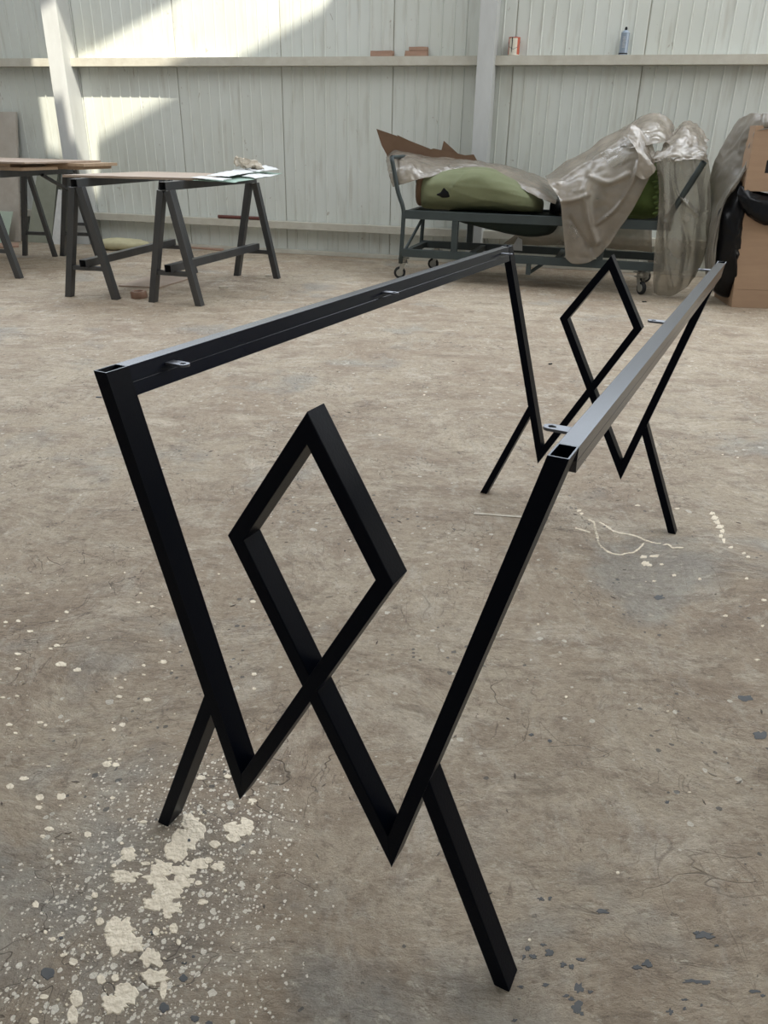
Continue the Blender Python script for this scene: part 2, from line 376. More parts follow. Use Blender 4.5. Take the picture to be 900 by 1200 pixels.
        lt = N.new('ShaderNodeMath'); lt.operation = 'LESS_THAN'; L.new(v.outputs['Distance'], lt.inputs[0]); L.new(rr.outputs[0], lt.inputs[1])
        gt = N.new('ShaderNodeMath'); gt.operation = 'LESS_THAN'; L.new(sep.outputs[1], gt.inputs[0]); L.new(ramp(maskv, lo, hi), gt.inputs[1])
        f = mul(mul(lt.outputs[0], gt.outputs[0]), strength)
        c = mix(f, c, col); return f
    # region of heavy fine splatter around the spill, measured in metres on the floor
    def region(cx, cy, rx, ry, rot):
        mp = N.new('ShaderNodeMapping'); mp.vector_type = 'TEXTURE'; mp.inputs['Location'].default_value = (cx, cy, 0); mp.inputs['Rotation'].default_value = (0, 0, rot)
        mp.inputs['Scale'].default_value = (rx, ry, 1); L.new(plain_c, mp.inputs[0])
        ln = N.new('ShaderNodeVectorMath'); ln.operation = 'LENGTH'; L.new(mp.outputs[0], ln.inputs[0])
        r_ = N.new('ShaderNodeMapRange'); r_.inputs[1].default_value = 1.0; r_.inputs[2].default_value = 0.25; r_.inputs[3].default_value = 0; r_.inputs[4].default_value = 1
        L.new(ln.outputs[1], r_.inputs[0]); 
        q = N.new('ShaderNodeMath'); q.operation = 'MULTIPLY_ADD'; L.new(r_.outputs[0], q.inputs[0]); q.inputs[1].default_value = 1.0
        n_ = nz(o0, 9, 4, 0.6); q2 = N.new('ShaderNodeMath'); q2.operation = 'SUBTRACT'; L.new(n_, q2.inputs[0]); q2.inputs[1].default_value = 0.5
        L.new(mul(q2.outputs[0], 0.9), q.inputs[2]); return q.outputs[0]
    spill = region(SPILL[0], SPILL[1], 0.50, 0.28, SPILL_ROT)
    c = mix(ramp(spill, 0.5, 1.1, 0.35), c, (0.25, 0.24, 0.22))
    dots(190, 0.6, spill, 0.25, 0.8, (0.85, 0.79, 0.68), 1.0, (1, 0, 0), 4.0)
    dots(90, 0.5, spill, 0.35, 0.8, (0.85, 0.79, 0.68), 1.0, (0, 3, 0), 7.0)
    mk3 = nz(mapping((1, 1, 1), 0, (7, 1, 0)), 1.6, 3, 0.5)
    dots(60, 0.4, mk3, 0.46, 0.60, (0.66, 0.62, 0.53), 0.9, (5, 5, 0), 34.0)
    dots(22, 0.24, mk3, 0.50, 0.58, (0.62, 0.58, 0.50), 0.85, (2, 9, 0), 40.0)
    dots(70, 0.4, mk2, 0.50, 0.60, (0.07, 0.075, 0.08), 0.7, (8, 2, 0), 16.0)
    L.new(c, b.inputs['Base Color'])
    rg = ramp(mid, 0.3, 0.7); rr = N.new('ShaderNodeMapRange'); rr.inputs[3].default_value = 0.78; rr.inputs[4].default_value = 0.58; L.new(rg, rr.inputs[0]); L.new(rr.outputs[0], b.inputs['Roughness'])
    hsum = N.new('ShaderNodeMath'); hsum.operation = 'ADD'; L.new(mul(gr, 0.35), hsum.inputs[0]); L.new(mul(pit, 0.5), hsum.inputs[1])
    h2 = N.new('ShaderNodeMath'); h2.operation = 'ADD'; L.new(hsum.outputs[0], h2.inputs[0]); L.new(mul(tro, 3.0), h2.inputs[1])
    h3 = N.new('ShaderNodeMath'); h3.operation = 'SUBTRACT'; L.new(h2.outputs[0], h3.inputs[0]); L.new(mul(f1, 0.6), h3.inputs[1])
    bp = N.new('ShaderNodeBump'); bp.inputs['Strength'].default_value = 0.8; bp.inputs['Distance'].default_value = 0.008
    L.new(h3.outputs[0], bp.inputs['Height']); L.new(bp.outputs[0], b.inputs['Normal'])
    return m_
sa = at_height(215, 975); sb = at_height(140, 1180)
SPILL = ((sa.x + sb.x)/2, (sa.y + sb.y)/2); SPILL_ROT = math.atan2(sa.y - sb.y, sa.x - sb.x)

def panel_material():
    m_ = bpy.data.materials.new('white_panel_sheet'); m_.use_nodes = True; nt = m_.node_tree; N = nt.nodes; L = nt.links
    b = N['Principled BSDF']; tc = N.new('ShaderNodeTexCoord')
    def nz(scale, sc3, detail=6, dist=0.0, src='Object'):
        mp = N.new('ShaderNodeMapping'); mp.inputs['Scale'].default_value = sc3; L.new(geo.outputs['Position'], mp.inputs[0])
        n_ = N.new('ShaderNodeTexNoise'); n_.inputs['Scale'].default_value = scale; n_.inputs['Detail'].default_value = detail; n_.inputs['Distortion'].default_value = dist
        L.new(mp.outputs[0], n_.inputs['Vector']); return n_.outputs[0]
    geo = N.new('ShaderNodeNewGeometry')
    def mixc(f, lo, hi, top, a, col):
        r_ = N.new('ShaderNodeMapRange'); r_.inputs[1].default_value = lo; r_.inputs[2].default_value = hi; r_.inputs[4].default_value = top; L.new(f, r_.inputs[0])
        q = N.new('ShaderNodeMix'); q.data_type = 'RGBA'; L.new(r_.outputs[0], q.inputs[0])
        if isinstance(a, tuple): q.inputs[6].default_value = (*a, 1)
        else: L.new(a, q.inputs[6])
        q.inputs[7].default_value = (*col, 1); return q.outputs[2]
    c = mixc(nz(1.2, (1, 1, 1)), 0.4, 0.65, 0.6, (0.64, 0.67, 0.635), (0.57, 0.59, 0.53))
    c = mixc(nz(7, (3, 3, .35), 7), 0.55, 0.8, 0.5, c, (0.36, 0.34, 0.28))       # dirt runs down the sheet
    c = mixc(nz(24, (1, 1, .5), 7, 1.0), 0.69, 0.73, 0.6, c, (0.30, 0.26, 0.21))    # specks
    L.new(c, b.inputs['Base Color']); b.inputs['Roughness'].default_value = 0.36; b.inputs['Specular IOR Level'].default_value = 0.5
    bp = N.new('ShaderNodeBump'); bp.inputs['Strength'].default_value = 0.12; bp.inputs['Distance'].default_value = 0.02
    L.new(nz(5, (1, 1, .6), 4), bp.inputs['Height']); L.new(bp.outputs[0], b.inputs['Normal'])
    return m_

# ------------------------------------------------------------------ floor, roof, wall
bm = bmesh.new(); box(bm, (-14, -6, -0.1), (14, 12, 0.0))
tag(obj('floor', bm, floor_material()), 'worn dusty concrete floor with scuffs and paint spatter', kind='structure')
WALL_A = math.atan(-0.26)
wall_s = Vector((math.cos(WALL_A), math.sin(WALL_A), 0)); wall_n = Vector((wall_s.y, -wall_s.x, 0))   # n points to the room
WO = Vector((0, 7.38, 0))
def wl(s, off, z): return WO + wall_s * s + wall_n * off + Vector((0, 0, z))
bm = bmesh.new(); box(bm, (-9, 0.012, 0), (9, 0.12, ROOF_Z))
wb = obj('wall_back', bm, M_girt); wb.location = WO; wb.rotation_euler = (0, 0, WALL_A); tag(wb, 'back wall of white ribbed metal panels', kind='structure')
M_panel = panel_material()
def panel_mesh():
    bm = bmesh.new(); prof = [(0.004, 0.012), (0.004, 0.002), (0.012, 0.0)]
    for k in range(1, 10):
        x = k * 0.1
        if k % 2: prof += [(x-0.007, 0), (x-0.003, -0.005), (x+0.003, -0.005), (x+0.007, 0)]
        else: prof += [(x-0.008, 0), (x-0.003, -0.006), (x+0.003, -0.006), (x+0.008, 0)]
    prof += [(0.988, 0), (0.996, 0.002), (0.996, 0.012)]
    a = [bm.verts.new((x, y, 0.0)) for x, y in prof]; b_ = [bm.verts.new((x, y, ROOF_Z)) for x, y in prof]
    for i in range(len(a)-1): bm.faces.new((a[i], a[i+1], b_[i+1], b_[i]))
    me = bpy.data.meshes.new('wall_panel'); bm.to_mesh(me); bm.free(); me.materials.append(M_panel); return me
pm = panel_mesh()
for k in range(-8, 8):
    o = bpy.data.objects.new('wall_panel', pm); C.objects.link(o); o.parent = wb; o.location = (k, 0, 0)
for nm, x0 in (('wall_left', -9.6), ('wall_right', 9.5)):
    bm = bmesh.new(); box(bm, (x0, -6, 0), (x0+0.1, 11, ROOF_Z)); tag(obj(nm, bm, M_panel), 'plain metal panel side wall of the hall', kind='structure')
# foot flashing and the two purlins running along the wall, in the wall's own frame
def wall_piece(name, build, m_, label, bevel=0.002):
    bm = bmesh.new(); build(bm); o = obj(name, bm, m_, bevel=bevel); o.location = WO; o.rotation_euler = (0, 0, WALL_A)
    return tag(o, label, kind='structure')
wall_piece('baseboard_back', lambda b_: box(b_, (-9, -0.05, 0), (9, -0.001, 0.035)), M_girt, 'pale strip at the foot of the metal wall')
def cee(b_, z0, z1, s0=-9, s1=9, d=0.10):
    t = 0.003
    box(b_, (s0, -d, z1-t), (s1, -0.004, z1)); box(b_, (s0, -d, z0), (s1, -d+t, z1-t)); box(b_, (s0, -d+t, z0), (s1, -0.004, z0+t))
wall_piece('trim_1', lambda b_: cee(b_, 1.535, 1.600), M_girt, 'upper cream steel wall rail used as a ledge', 0)
wall_piece('trim_2', lambda b_: cee(b_, 0.225, 0.285), M_girt, 'lower cream steel wall rail near the floor', 0)
def ibeam(b_, s0, s1, d=0.22):
    mid = (s0 + s1)/2; f = 0.010
    box(b_, (s0, -d, 0), (s1, -0.008, ROOF_Z))
wall_piece('trim_3', lambda b_: (ibeam(b_, -3.17, -3.01, 0.20),), M_col, 'white steel column at the left of the wall')
wall_piece('trim_4', lambda b_: (ibeam(b_, 0.735, 0.865, 0.20),), M_col, 'white steel column behind the trolley')
# unseen roof; its opening is added, cut to shape the sun patch on the wall
lit = [(-3.47, 0.84), (-3.47, 1.39), (-2.98, 1.62), (-1.96, 2.037), (-1.6, 2.2), (-0.35, 2.2), (-0.616, 1.941), (-1.97, 1.344), (-2.90, 0.93), (-2.96, 0.45), (-3.16, 0.45), (-3.18, 0.80), (-3.3, 0.78)]
hole = []
for s, z in lit:
    p = wl(s, 0, z); t = (ROOF_Z - p.z) / SUN_DIR.z; hole.append(p + SUN_DIR * t)
bm = bmesh.new()
R = [Vector((-14, -6, ROOF_Z)), Vector((14, -6, ROOF_Z)), Vector((14, 12, ROOF_Z)), Vector((-14, 12, ROOF_Z))]
ov = [bm.verts.new(p) for p in R]; hv = [bm.verts.new((p.x, p.y, ROOF_Z)) for p in hole]
oe = [bm.edges.new((ov[i], ov[(i+1) % 4])) for i in range(4)]; he = [bm.edges.new((hv[i], hv[(i+1) % len(hv)])) for i in range(len(hv))]
bmesh.ops.triangle_fill(bm, use_beauty=True, use_dissolve=False, edges=oe + he)
tag(obj('ceiling', bm, M_ceil, solid=0.02), 'metal sheet roof with an added opening that shapes the sun patch', kind='structure')

# ------------------------------------------------------------------ the table frame (subject)
TX, TY, YAW = -0.087058, 0.737042, -0.461667
W_, H_, a_, h1, d_, h2, h3 = 0.5375, 0.72, 0.11581, 0.15434, 0.09657, 0.54926, 0.7005
fx, jt, LEN, DEP, hw = 0.27738, 0.75023, 1.46781, 0.03492, 0.00943
K, KY, dA, dB, zs = -0.00694, 0.00458, 0.01063, 0.00508, -0.00377
TL, VL, DR, AP, DL, VR, TR = [Vector(q) for q in [(-W_/2, H_), (-a_, h1), (d_+dB, h2+zs), (dA, h3), (-d_+dB, h2), (a_, h1), (W_/2, H_)]]
def isect(p, d, q, e):
    den = d.x*e.y - d.y*e.x; t = ((q.x-p.x)*e.y - (q.y-p.y)*e.x) / den; return p + d*t
def corners(A, B, Cc):
    d1 = (B-A).normalized(); d2 = (Cc-B).normalized(); n1 = Vector((-d1.y, d1.x)); n2 = Vector((-d2.y, d2.x))
    return isect(B+n1*hw, d1, B+n2*hw, d2), isect(B-n1*hw, d1, B-n2*hw, d2)
frame = empty('table_frame', (TX, TY, 0), YAW, 'large black steel tube table frame with zigzag diamond ends in the foreground', 'table frame')
def shear(v):   # slight racking of the welded frame
    return Vector((v.x + K*v.z, v.y + KY*v.z, v.z))
def end_bar(A, B, sideA, sideB, y0, name='bar', dy=0.0):
    """sideA/sideB = (left,right) corner points in the frame's plane"""
    bm = bmesh.new(); q = [sideA[0], sideB[0], sideB[1], sideA[1]]
    pts = [shear(Vector((p.x, y0 + dy, p.y))) for p in q]
    prism(bm, pts, (0, DEP - 2*dy, 0))
    axis = (Vector((B.x, 0, B.y)) - Vector((A.x, 0, A.y))).normalized()
    lon = [e for e in bm.edges if abs((e.verts[0].co - e.verts[1].co).normalized().dot(axis)) > 0.9]
    bmesh.ops.bevel(bm, geom=lon, offset=0.0015, segments=2, affect='EDGES', profile=0.6)
    return obj(name, bm, M_black, frame)
def hollow_post(A, sideA, sideB, y0):
    bm = bmesh.new(); t = 0.0016
    qa = [sideA[0], sideA[1]]; ring = []
    def rect(l, r_, ya, yb): return [bm.verts.new(shear(Vector((x.x, y, x.y)))) for x, y in ((l, ya), (r_, ya), (r_, yb), (l, yb))]
    l0, r0, l1, r1 = sideA[0], sideA[1], sideB[0], sideB[1]
    outer_t = rect(l0, r0, y0, y0+DEP); outer_b = rect(l1, r1, y0, y0+DEP)
    dirn = (l1 - l0).normalized(); il = l0.lerp(r0, 0.09); ir = l0.lerp(r0, 0.91)
    in_t = rect(il, ir, y0+t, y0+DEP-t); in_b = rect(il + dirn*0.12, ir + dirn*0.12, y0+t, y0+DEP-t)
    for i in range(4):
        j = (i+1) % 4
        bm.faces.new((outer_t[i], outer_t[j], outer_b[j], outer_b[i]))
        f = bm.faces.new((outer_t[i], outer_t[j], in_t[j], in_t[i])); f.material_index = 1
        bm.faces.new((in_t[i], in_t[j], in_b[j], in_b[i]))
    bm.faces.new(in_b); bm.faces.new(outer_b)
    return obj('post', bm, [M_black, M_rim], frame)
def flat_end(P, d):
    h = hw / abs(d.normalized().y); return (Vector((P.x-h, P.y)), Vector((P.x+h, P.y)))
def lr(pair):  # order by x
    return pair if pair[0].x < pair[1].x else (pair[1], pair[0])
cVL, cVR, cDR, cDL, cAP = corners(TL, VL, DR), corners(DL, VR, TR), corners(VL, DR, AP), corners(AP, DL, VR), corners(DR, AP, DL)
for y0 in (0.0, LEN - DEP):
    e = flat_end(TL, VL-TL)
    dd = (VL-TL).normalized(); n = Vector((-dd.y, dd.x)); 
    # corners(): first = left of travel direction
    left0 = e[1] if (e[1]-TL).dot(n) > 0 else e[0]; right0 = e[0] if left0 is e[1] else e[1]
    hollow_post(TL, (left0, right0), cVL, y0)
    end_bar(VL, DR, cVL, cDR, y0)
    end_bar(DR, AP, cDR, cAP, y0)
    end_bar(AP, DL, cAP, cDL, y0)
    end_bar(DL, VR, cDL, cVR, y0, dy=0.0003)
    e = flat_end(TR, TR-VR); dd = (TR-VR).normalized(); n = Vector((-dd.y, dd.x))
    left1 = e[0] if (e[0]-TR).dot(n) > 0 else e[1]; right1 = e[1] if left1 is e[0] else e[0]
    hollow_post(TR, (left1, right1), cVR, y0)
    for sg in (-1, 1):
        J = Vector((sg*W_/2, H_)).lerp(Vector((sg*a_, h1)), jt); Ft = Vector((sg*fx, 0))
        fe = flat_end(Ft, J-Ft); dj = (J-Ft).normalized(); nj = Vector((-dj.y, dj.x))
        J2 = J
        pa, pb = J2 + nj*hw, J2 - nj*hw
        fl, fr = (fe[0], fe[1]) if (fe[0]-Ft).dot(nj) > 0 else (fe[1], fe[0])
        end_bar(Ft, J, (fl, fr), (pa, pb), y0, 'leg', dy=0.0006)
# top rails with the welded seam along the sides, and the screw lugs
for sg in (-1, 1):
    bm = bmesh.new(); xc = sg*W_/2; y0, y1 = DEP, LEN-DEP; wv = flat_end(TL, VL-TL)[1].x - TL.x; z1 = H_; z0 = H_-0.035; zm = (z0+z1)/2 - 0.001; g = 0.0004
    for prof in [[(xc-wv, z0), (xc+wv, z0), (xc+wv, zm-g), (xc+wv-0.0005, zm), (xc+wv, zm+g), (xc+wv, z1), (xc-wv, z1), (xc-wv, zm+g), (xc-wv+0.0005, zm), (xc-wv, zm-g)]]:
        sl = sg * (W_/2 - a_) / (H_ - h1)
        prism(bm, [shear(Vector((x + (z - H_)*sl*(0.5 if sg > 0 else 0.8), y0 + (max(0.0, (H_-0.006-z))*0.8 if sg > 0 else 0), z))) for x, z in prof], shear(Vector((0, y1-y0, 0))))
    rail = obj('top_rail', bm, M_rail, frame, bevel=0.0010)
    for yy in (0.103, 0.70, 1.372):
        bm = bmesh.new(); ix = xc - sg*wv - sg*0.009*(W_/2-a_)/(H_-h1); z = H_ - 0.009; t = 0.003; Lt = 0.030; r = 0.008; n = 16
        out = [Vector((ix, yy-r, z)), Vector((ix, yy+r, z))]
        arc = [Vector((ix - sg*(Lt-r) - sg*r*math.sin(math.pi*k/n), yy + r*math.cos(math.pi*k/n), z)) for k in range(n+1)]
        hc = Vector((ix - sg*(Lt-r-0.001), yy, z)); hr = 0.0042
        # plate = ring around the hole + neck
        loop_o = [Vector((ix - sg*0.004, yy - r, z)), Vector((ix + sg*0.001, yy - r, z)), Vector((ix + sg*0.001, yy + r, z)), Vector((ix - sg*0.004, yy + r, z))] + arc[1:-1]
        m_ = len(loop_o)
        import math as _m
        def hp(k):
            v = loop_o[k] - hc; v.z = 0; v.normalize(); return hc + v*hr
        top_o = [bm.verts.new(shear(p)) for p in loop_o]; top_i = [bm.verts.new(shear(hp(k))) for k in range(m_)]
        bot_o = [bm.verts.new(shear(p - Vector((0, 0, t)))) for p in loop_o]; bot_i = [bm.verts.new(shear(hp(k) - Vector((0, 0, t)))) for k in range(m_)]
        for k in range(m_):
            j = (k+1) % m_
            bm.faces.new((top_o[k], top_o[j], top_i[j], top_i[k])); bm.faces.new((bot_o[k], bot_o[j], bot_i[j], bot_i[k]))
            bm.faces.new((top_o[k], top_o[j], bot_o[j], bot_o[k])); bm.faces.new((top_i[k], top_i[j], bot_i[j], bot_i[k]))
        o = obj('screw_tab', bm, M_tab, rail)
# ------------------------------------------------------------------ sawhorses
HL = 1.19   # length between the A ends
def make_sawhorse(label):
    t = empty('sawhorse', (0, 0, 0), 0, label, 'sawhorse', 'grey steel sawhorses by the back wall')
    top = 0.722; half = 0.170; T = 0.048
    bm = bmesh.new(); beam(bm, (0, -0.03, top - T/2 + 0.002), (0, HL+0.03, top - T/2 + 0.002), T, T, wall=0.003); obj('top_beam', bm, M_horse, t, bevel=0.001)
    for y in (0.0, HL):
        for sg in (-1, 1):
            bm = bmesh.new(); beam(bm, (sg*half, y, 0.0), (sg*0.024, y, top - T), T*0.92, T, (0, 1, 0)); 
            # flat feet: drop the lower ring onto the floor
            for v in bm.verts:
                if v.co.z < 0.05: v.co.z = 0.0
            obj('leg', bm, M_horse, t, bevel=0.0015)
        bm = bmesh.new(); zc = 0.19; hx = half - 0.146*(zc/ (top-T)) - 0.01
        beam(bm, (-hx, y, zc), (hx, y, zc), T*0.7, 0.028); obj('cross_bar', bm, M_horse, t, bevel=0.001)
    bm = bmesh.new(); beam(bm, (0.0, -0.06, 0.224), (0.0, HL+0.02, 0.224), T, T, wall=0.003); obj('stretcher', bm, M_horse, t, bevel=0.001)
    return t
def place_horse(o, nl, nr, rz=None):
    m_ = (nl + nr)/2; d = (nr - nl); a = math.atan2(d.y, d.x)
    o.location = (m_.x, m_.y, 0); o.rotation_euler = (0, 0, a if rz is None else rz)
A_ROT = math.atan2(1.14, 0.34) - math.pi/2
h0 = make_sawhorse('grey steel sawhorse under the right end of the plywood sheet')
place_horse(h0, at_height(178, 354), at_height(236, 358), A_ROT)
def another(label):
    c = copy_tree(h0); c['label'] = label; return c
hA = another('grey steel sawhorse under the left end of the plywood sheet')
A2 = -math.atan2(0.235, 1.12); place_horse(hA, at_height(78, 348), at_height(140, 350), A2)
def plain(label, near_mid, rot, feet=None):
    c = another(label)
    for ch in [q for q in c.children if q.name.startswith('stretcher')]: bpy.data.objects.remove(ch)
    c.location = (near_mid.x, near_mid.y, 0); c.rotation_euler = (0, 0, rot); return c
far = (at_height(71, 303) + at_height(113, 300))/2; rf = at_height(23, 326)
A3 = math.atan2((far - rf).y, (far - rf).x + 0.17) - math.pi/2
hC = plain('grey steel sawhorse without a stretcher under the plank stack, its right foot nearest the camera', rf - Vector((math.cos(A3), math.sin(A3), 0))*0.17, A3)
bm = bmesh.new(); beam(bm, (0.03, HL*0.62, 0.68), (0.10, HL*0.95, 0.50), 0.03, 0.02); obj('brace', bm, M_horse, hC, bevel=0.001)
hD = plain('grey steel sawhorse without a stretcher standing farthest back, near the leaning grey-green board', (at_height(28, 300) + at_height(66, 300))/2, -0.10)
hD.scale = (0.82, 0.72, 1.0)
# ------------------------------------------------------------------ boards on the sawhorses
def slab(name, pts, th, m_, label=None, catg=None, group=None, parent=None, bevel=0.0008):
    bm = bmesh.new(); prism(bm, [Vector(p) for p in pts], (0, 0, th)); o = obj(name, bm, m_, parent, bevel=bevel)
    return tag(o, label, catg, group) if label else o
ax = Vector((math.cos(A_ROT), math.sin(A_ROT), 0)); ay = Vector((-ax.y, ax.x, 0))
def hpt(h, x, y, z): return Vector(h.location) + ax*x + ay*y + Vector((0, 0, z))
slab('plywood_sheet', [hpt(hA, -0.16, 0.08, 0.726), hpt(h0, 0.10, 0.22, 0.726), hpt(h0, 0.12, 1.00, 0.726), hpt(hA, -0.10, 0.95, 0.726)], 0.014, M_board,
     'thin plywood sheet lying flat across two sawhorses', 'plywood sheet')
lay = [(-1.1, 0.30, 0.50, 0.24, 0.0), (-1.1, 0.62, 0.42, 0.30, 0.0), (-1.1, 0.36, 0.36, 0.24, 1.0), (-1.1, 0.30, 0.60, 0.30, 1.0), (-1.1, 0.45, 0.47, 0.55, 2.0)]
base = hC
pl = ['pine plank at the bottom of the stack on the left sawhorses, front one', 'pine plank at the bottom of the stack on the left sawhorses, rear one',
      'pine plank in the middle layer of the stack on the left sawhorses, shorter front one', 'pine plank in the middle layer of the stack on the left sawhorses, rear one',
      'wide board lying on top of the plank stack on the left sawhorses']
ends = [0.16, 0.30, 0.06, 0.36, 0.22]
for i, (x0, y0, wd, _, layer) in enumerate(lay):
    z = 0.726 + layer*0.0235
    y0 = [0.25, 0.72, 0.25, 0.70, 0.22][i]; wd = [0.40, 0.42, 0.38, 0.44, 0.9][i]; th = 0.022 if i < 4 else 0.012
    slab('plank' if i < 4 else 'board', [hpt(base, x0, y0, z), hpt(base, ends[i], y0, z), hpt(base, ends[i], y0+wd, z), hpt(base, x0, y0+wd, z)], th, M_plank if i < 4 else M_board, pl[i], 'plank' if i < 4 else 'board', 'timber stack on the left sawhorses')
# crumpled sheets on the right sawhorse
def sheetpatch(name, quad, m_, label, catg, group, amp=0.006, seed=0, th=0.0015):
    bm = bmesh.new(); a, b_, c_, d2 = [Vector(q) for q in quad]
    rows = [[a.lerp(b_, t) for t in (0, .33, .66, 1)]]
    rows.append([a.lerp(d2, .33).lerp(b_.lerp(c_, .33), t) for t in (0, .33, .66, 1)])
    rows.append([a.lerp(d2, .66).lerp(b_.lerp(c_, .66), t) for t in (0, .33, .66, 1)])
    rows.append([d2.lerp(c_, t) for t in (0, .33, .66, 1)])
    loft(bm, rows, 26, 20, amp, 9, seed=seed)
    # torn edges
    for v in bm.verts:
        if v.is_boundary: v.co += Vector((noise.noise(v.co*18), noise.noise(v.co*18 + Vector((5, 5, 5))), 0))*0.018
    o = obj(name, bm, m_, smooth=True, solid=th); return tag(o, label, catg, group)
g = 'sheets on the right sawhorse'
sheetpatch('plastic_sheet', [hpt(h0, 0.08, 0.18, 0.728), hpt(h0, 0.30, 0.33, 0.715), hpt(h0, 0.28, 1.12, 0.745), hpt(h0, -0.04, 1.15, 0.76)], M_greensheet, 'sea-green thin sheet lying under the white sheets on the sawhorse', 'sheet', g, 0.005, 1)
sheetpatch('paper_sheet', [hpt(h0, 0.10, 0.33, 0.750), hpt(h0, 0.22, 0.40, 0.748), hpt(h0, 0.20, 0.95, 0.768), hpt(h0, 0.02, 0.95, 0.775)], M_white, 'flat white sheet on the green sheet, beside the plywood', 'sheet', g, 0.004, 3)
sheetpatch('paper_sheet', [hpt(h0, 0.06, 0.20, 0.742), hpt(h0, 0.25, 0.26, 0.728), hpt(h0, 0.26, 0.36, 0.734), hpt(h0, 0.09, 0.30, 0.748)], M_white, 'narrow white strip along the front edge of the green sheet', 'sheet', g, 0.003, 5)
sheetpatch('paper_sheet', [hpt(h0, 0.08, 0.93, 0.775), hpt(h0, 0.24, 0.78, 0.765), hpt(h0, 0.31, 1.00, 0.775), hpt(h0, 0.14, 1.15, 0.795)], M_white, 'torn white sheet at the far right end of the green sheet', 'sheet', g, 0.006, 8)
sheetpatch('paper_sheet', [hpt(h0, 0.20, 0.62, 0.741), hpt(h0, 0.30, 0.62, 0.730), hpt(h0, 0.33, 0.95, 0.745), hpt(h0, 0.25, 0.74, 0.757)], M_white, 'ragged white strip hanging over the front right of the green sheet', 'sheet', g, 0.005, 9)
bm = bmesh.new(); c0 = hpt(h0, 0.09, 0.92, 0.815)
tube(bm, [c0 + Vector((-0.085, 0, 0.0)), c0 + Vector((-0.06, 0, 0.010)), c0 + Vector((-0.02, 0, 0.004)), c0 + Vector((0.04, 0, -0.006)), c0 + Vector((0.09, -0.01, -0.022)), c0 + Vector((0.13, -0.02, -0.034))], [0.010, 0.032, 0.030, 0.028, 0.020, 0.006], 16)
bmesh.ops.subdivide_edges(bm, edges=bm.edges, cuts=3, use_grid_fill=True)
for v in bm.verts: v.co += Vector((noise.noise(v.co*38), noise.noise(v.co*38 + Vector((3, 0, 0))), noise.noise(v.co*38 + Vector((0, 7, 0)))))*0.022
tag(obj('crumpled_paper', bm, M_wad), 'crumpled tan and white paper wad on the white sheets', 'paper')

# ------------------------------------------------------------------ things leaning and lying by the wall, left
def lean(name, pix, off, th, m_, label, catg, group=None):
    ps = [at_depth(px, py, 7.38 - o_*1.033, -0.26) for (px, py), o_ in zip(pix, off)]
    bm = bmesh.new(); prism(bm, ps, wall_n * -th); 
    o = obj(name, bm, m_, bevel=0.001); return tag(o, label, catg, group)
lean('leaning_board', [(-30, 131), (18, 131), (23, 283), (-40, 283)], [.06, .06, .30, .30], 0.03, M_pale_board, 'pale stained thick board leaning on the wall at the left edge', 'board')
lean('leaning_board', [(46, 186), (69, 186), (60, 287), (31, 286)], [.05, .05, .28, .28], 0.012, M_grey_board, 'grey-green board leaning on the wall under the plank stack', 'board')
lean('leaning_board', [(68, 222), (76, 224), (76, 288), (60, 288)], [.22, .22, .32, .32], 0.010, M_white, 'narrow white board leaning beside the grey-green board', 'board')
lean('leaning_board', [(-12, 247), (15, 248), (8, 285), (-14, 285)], [.36, .36, .45, .45], 0.008, M_mint, 'small pale green board leaning low at the left edge', 'board')
def lie(name, pix, th, m_, label, catg, z=0.0006, group=None):
    return slab(name, [at_height(px, py, z) for px, py in pix], th, m_, label, catg, group)
lie('floor_board', [(139, 336), (187, 338), (224, 327), (178, 324)], 0.010, M_board, 'flat brown board lying on the floor between the two nearer sawhorses', 'board')
lie('timber_strip', [(222, 291), (262, 294.5), (262, 292), (224, 289)], 0.012, M_red, 'reddish timber strip on the floor by the wall behind the sawhorses', 'timber')
lie('timber_strip', [(-20, 292), (22, 290), (22, 286), (-20, 287)], 0.015, M_red, 'reddish timber strip on the floor at the left edge', 'timber')
c0 = at_height(144, 292.5)
bm = bmesh.new(); puffy(bm, [c0 + Vector((0.26*math.cos(t), 0.13*math.sin(t), 0.045)) for t in [k*math.pi/5 for k in range(10)]], (0, 0, 1), 0.05, 40, 8, 0.012, 9, 2)
for v in bm.verts: v.co.z = max(v.co.z, 0.001)
tag(obj('foam_pad', bm, M_sack, smooth=True), 'pale yellow flattened foam pad on the floor by the wall', 'foam pad')
c0 = at_height(163, 349)
bm = bmesh.new(); lathe(bm, [(0.030, 0.001), (0.052, 0.001), (0.055, 0.012), (0.054, 0.040), (0.050, 0.046), (0.030, 0.046), (0.030, 0.001)], 24)
for v in bm.verts: v.co += v.co.normalized()*0.006*noise.noise(v.co*40)
for v in bm.verts: v.co.z = max(0.0, v.co.z)
o = obj('tape_roll', bm, M_tapeb, smooth=True, bevel=0.001); o.location = c0; tag(o, 'brown roll of packing tape on the floor beside a sawhorse leg', 'tape roll')
bm = bmesh.new(); a, b_ = wl(-1.66, 0.07, 0.302), wl(-1.24, 0.07, 0.302); tube(bm, [a, a.lerp(b_, .5), b_], 0.016, 12)
tag(obj('pipe', bm, M_piper, smooth=False), 'short dark red pipe lying on the lower wall rail', 'pipe')
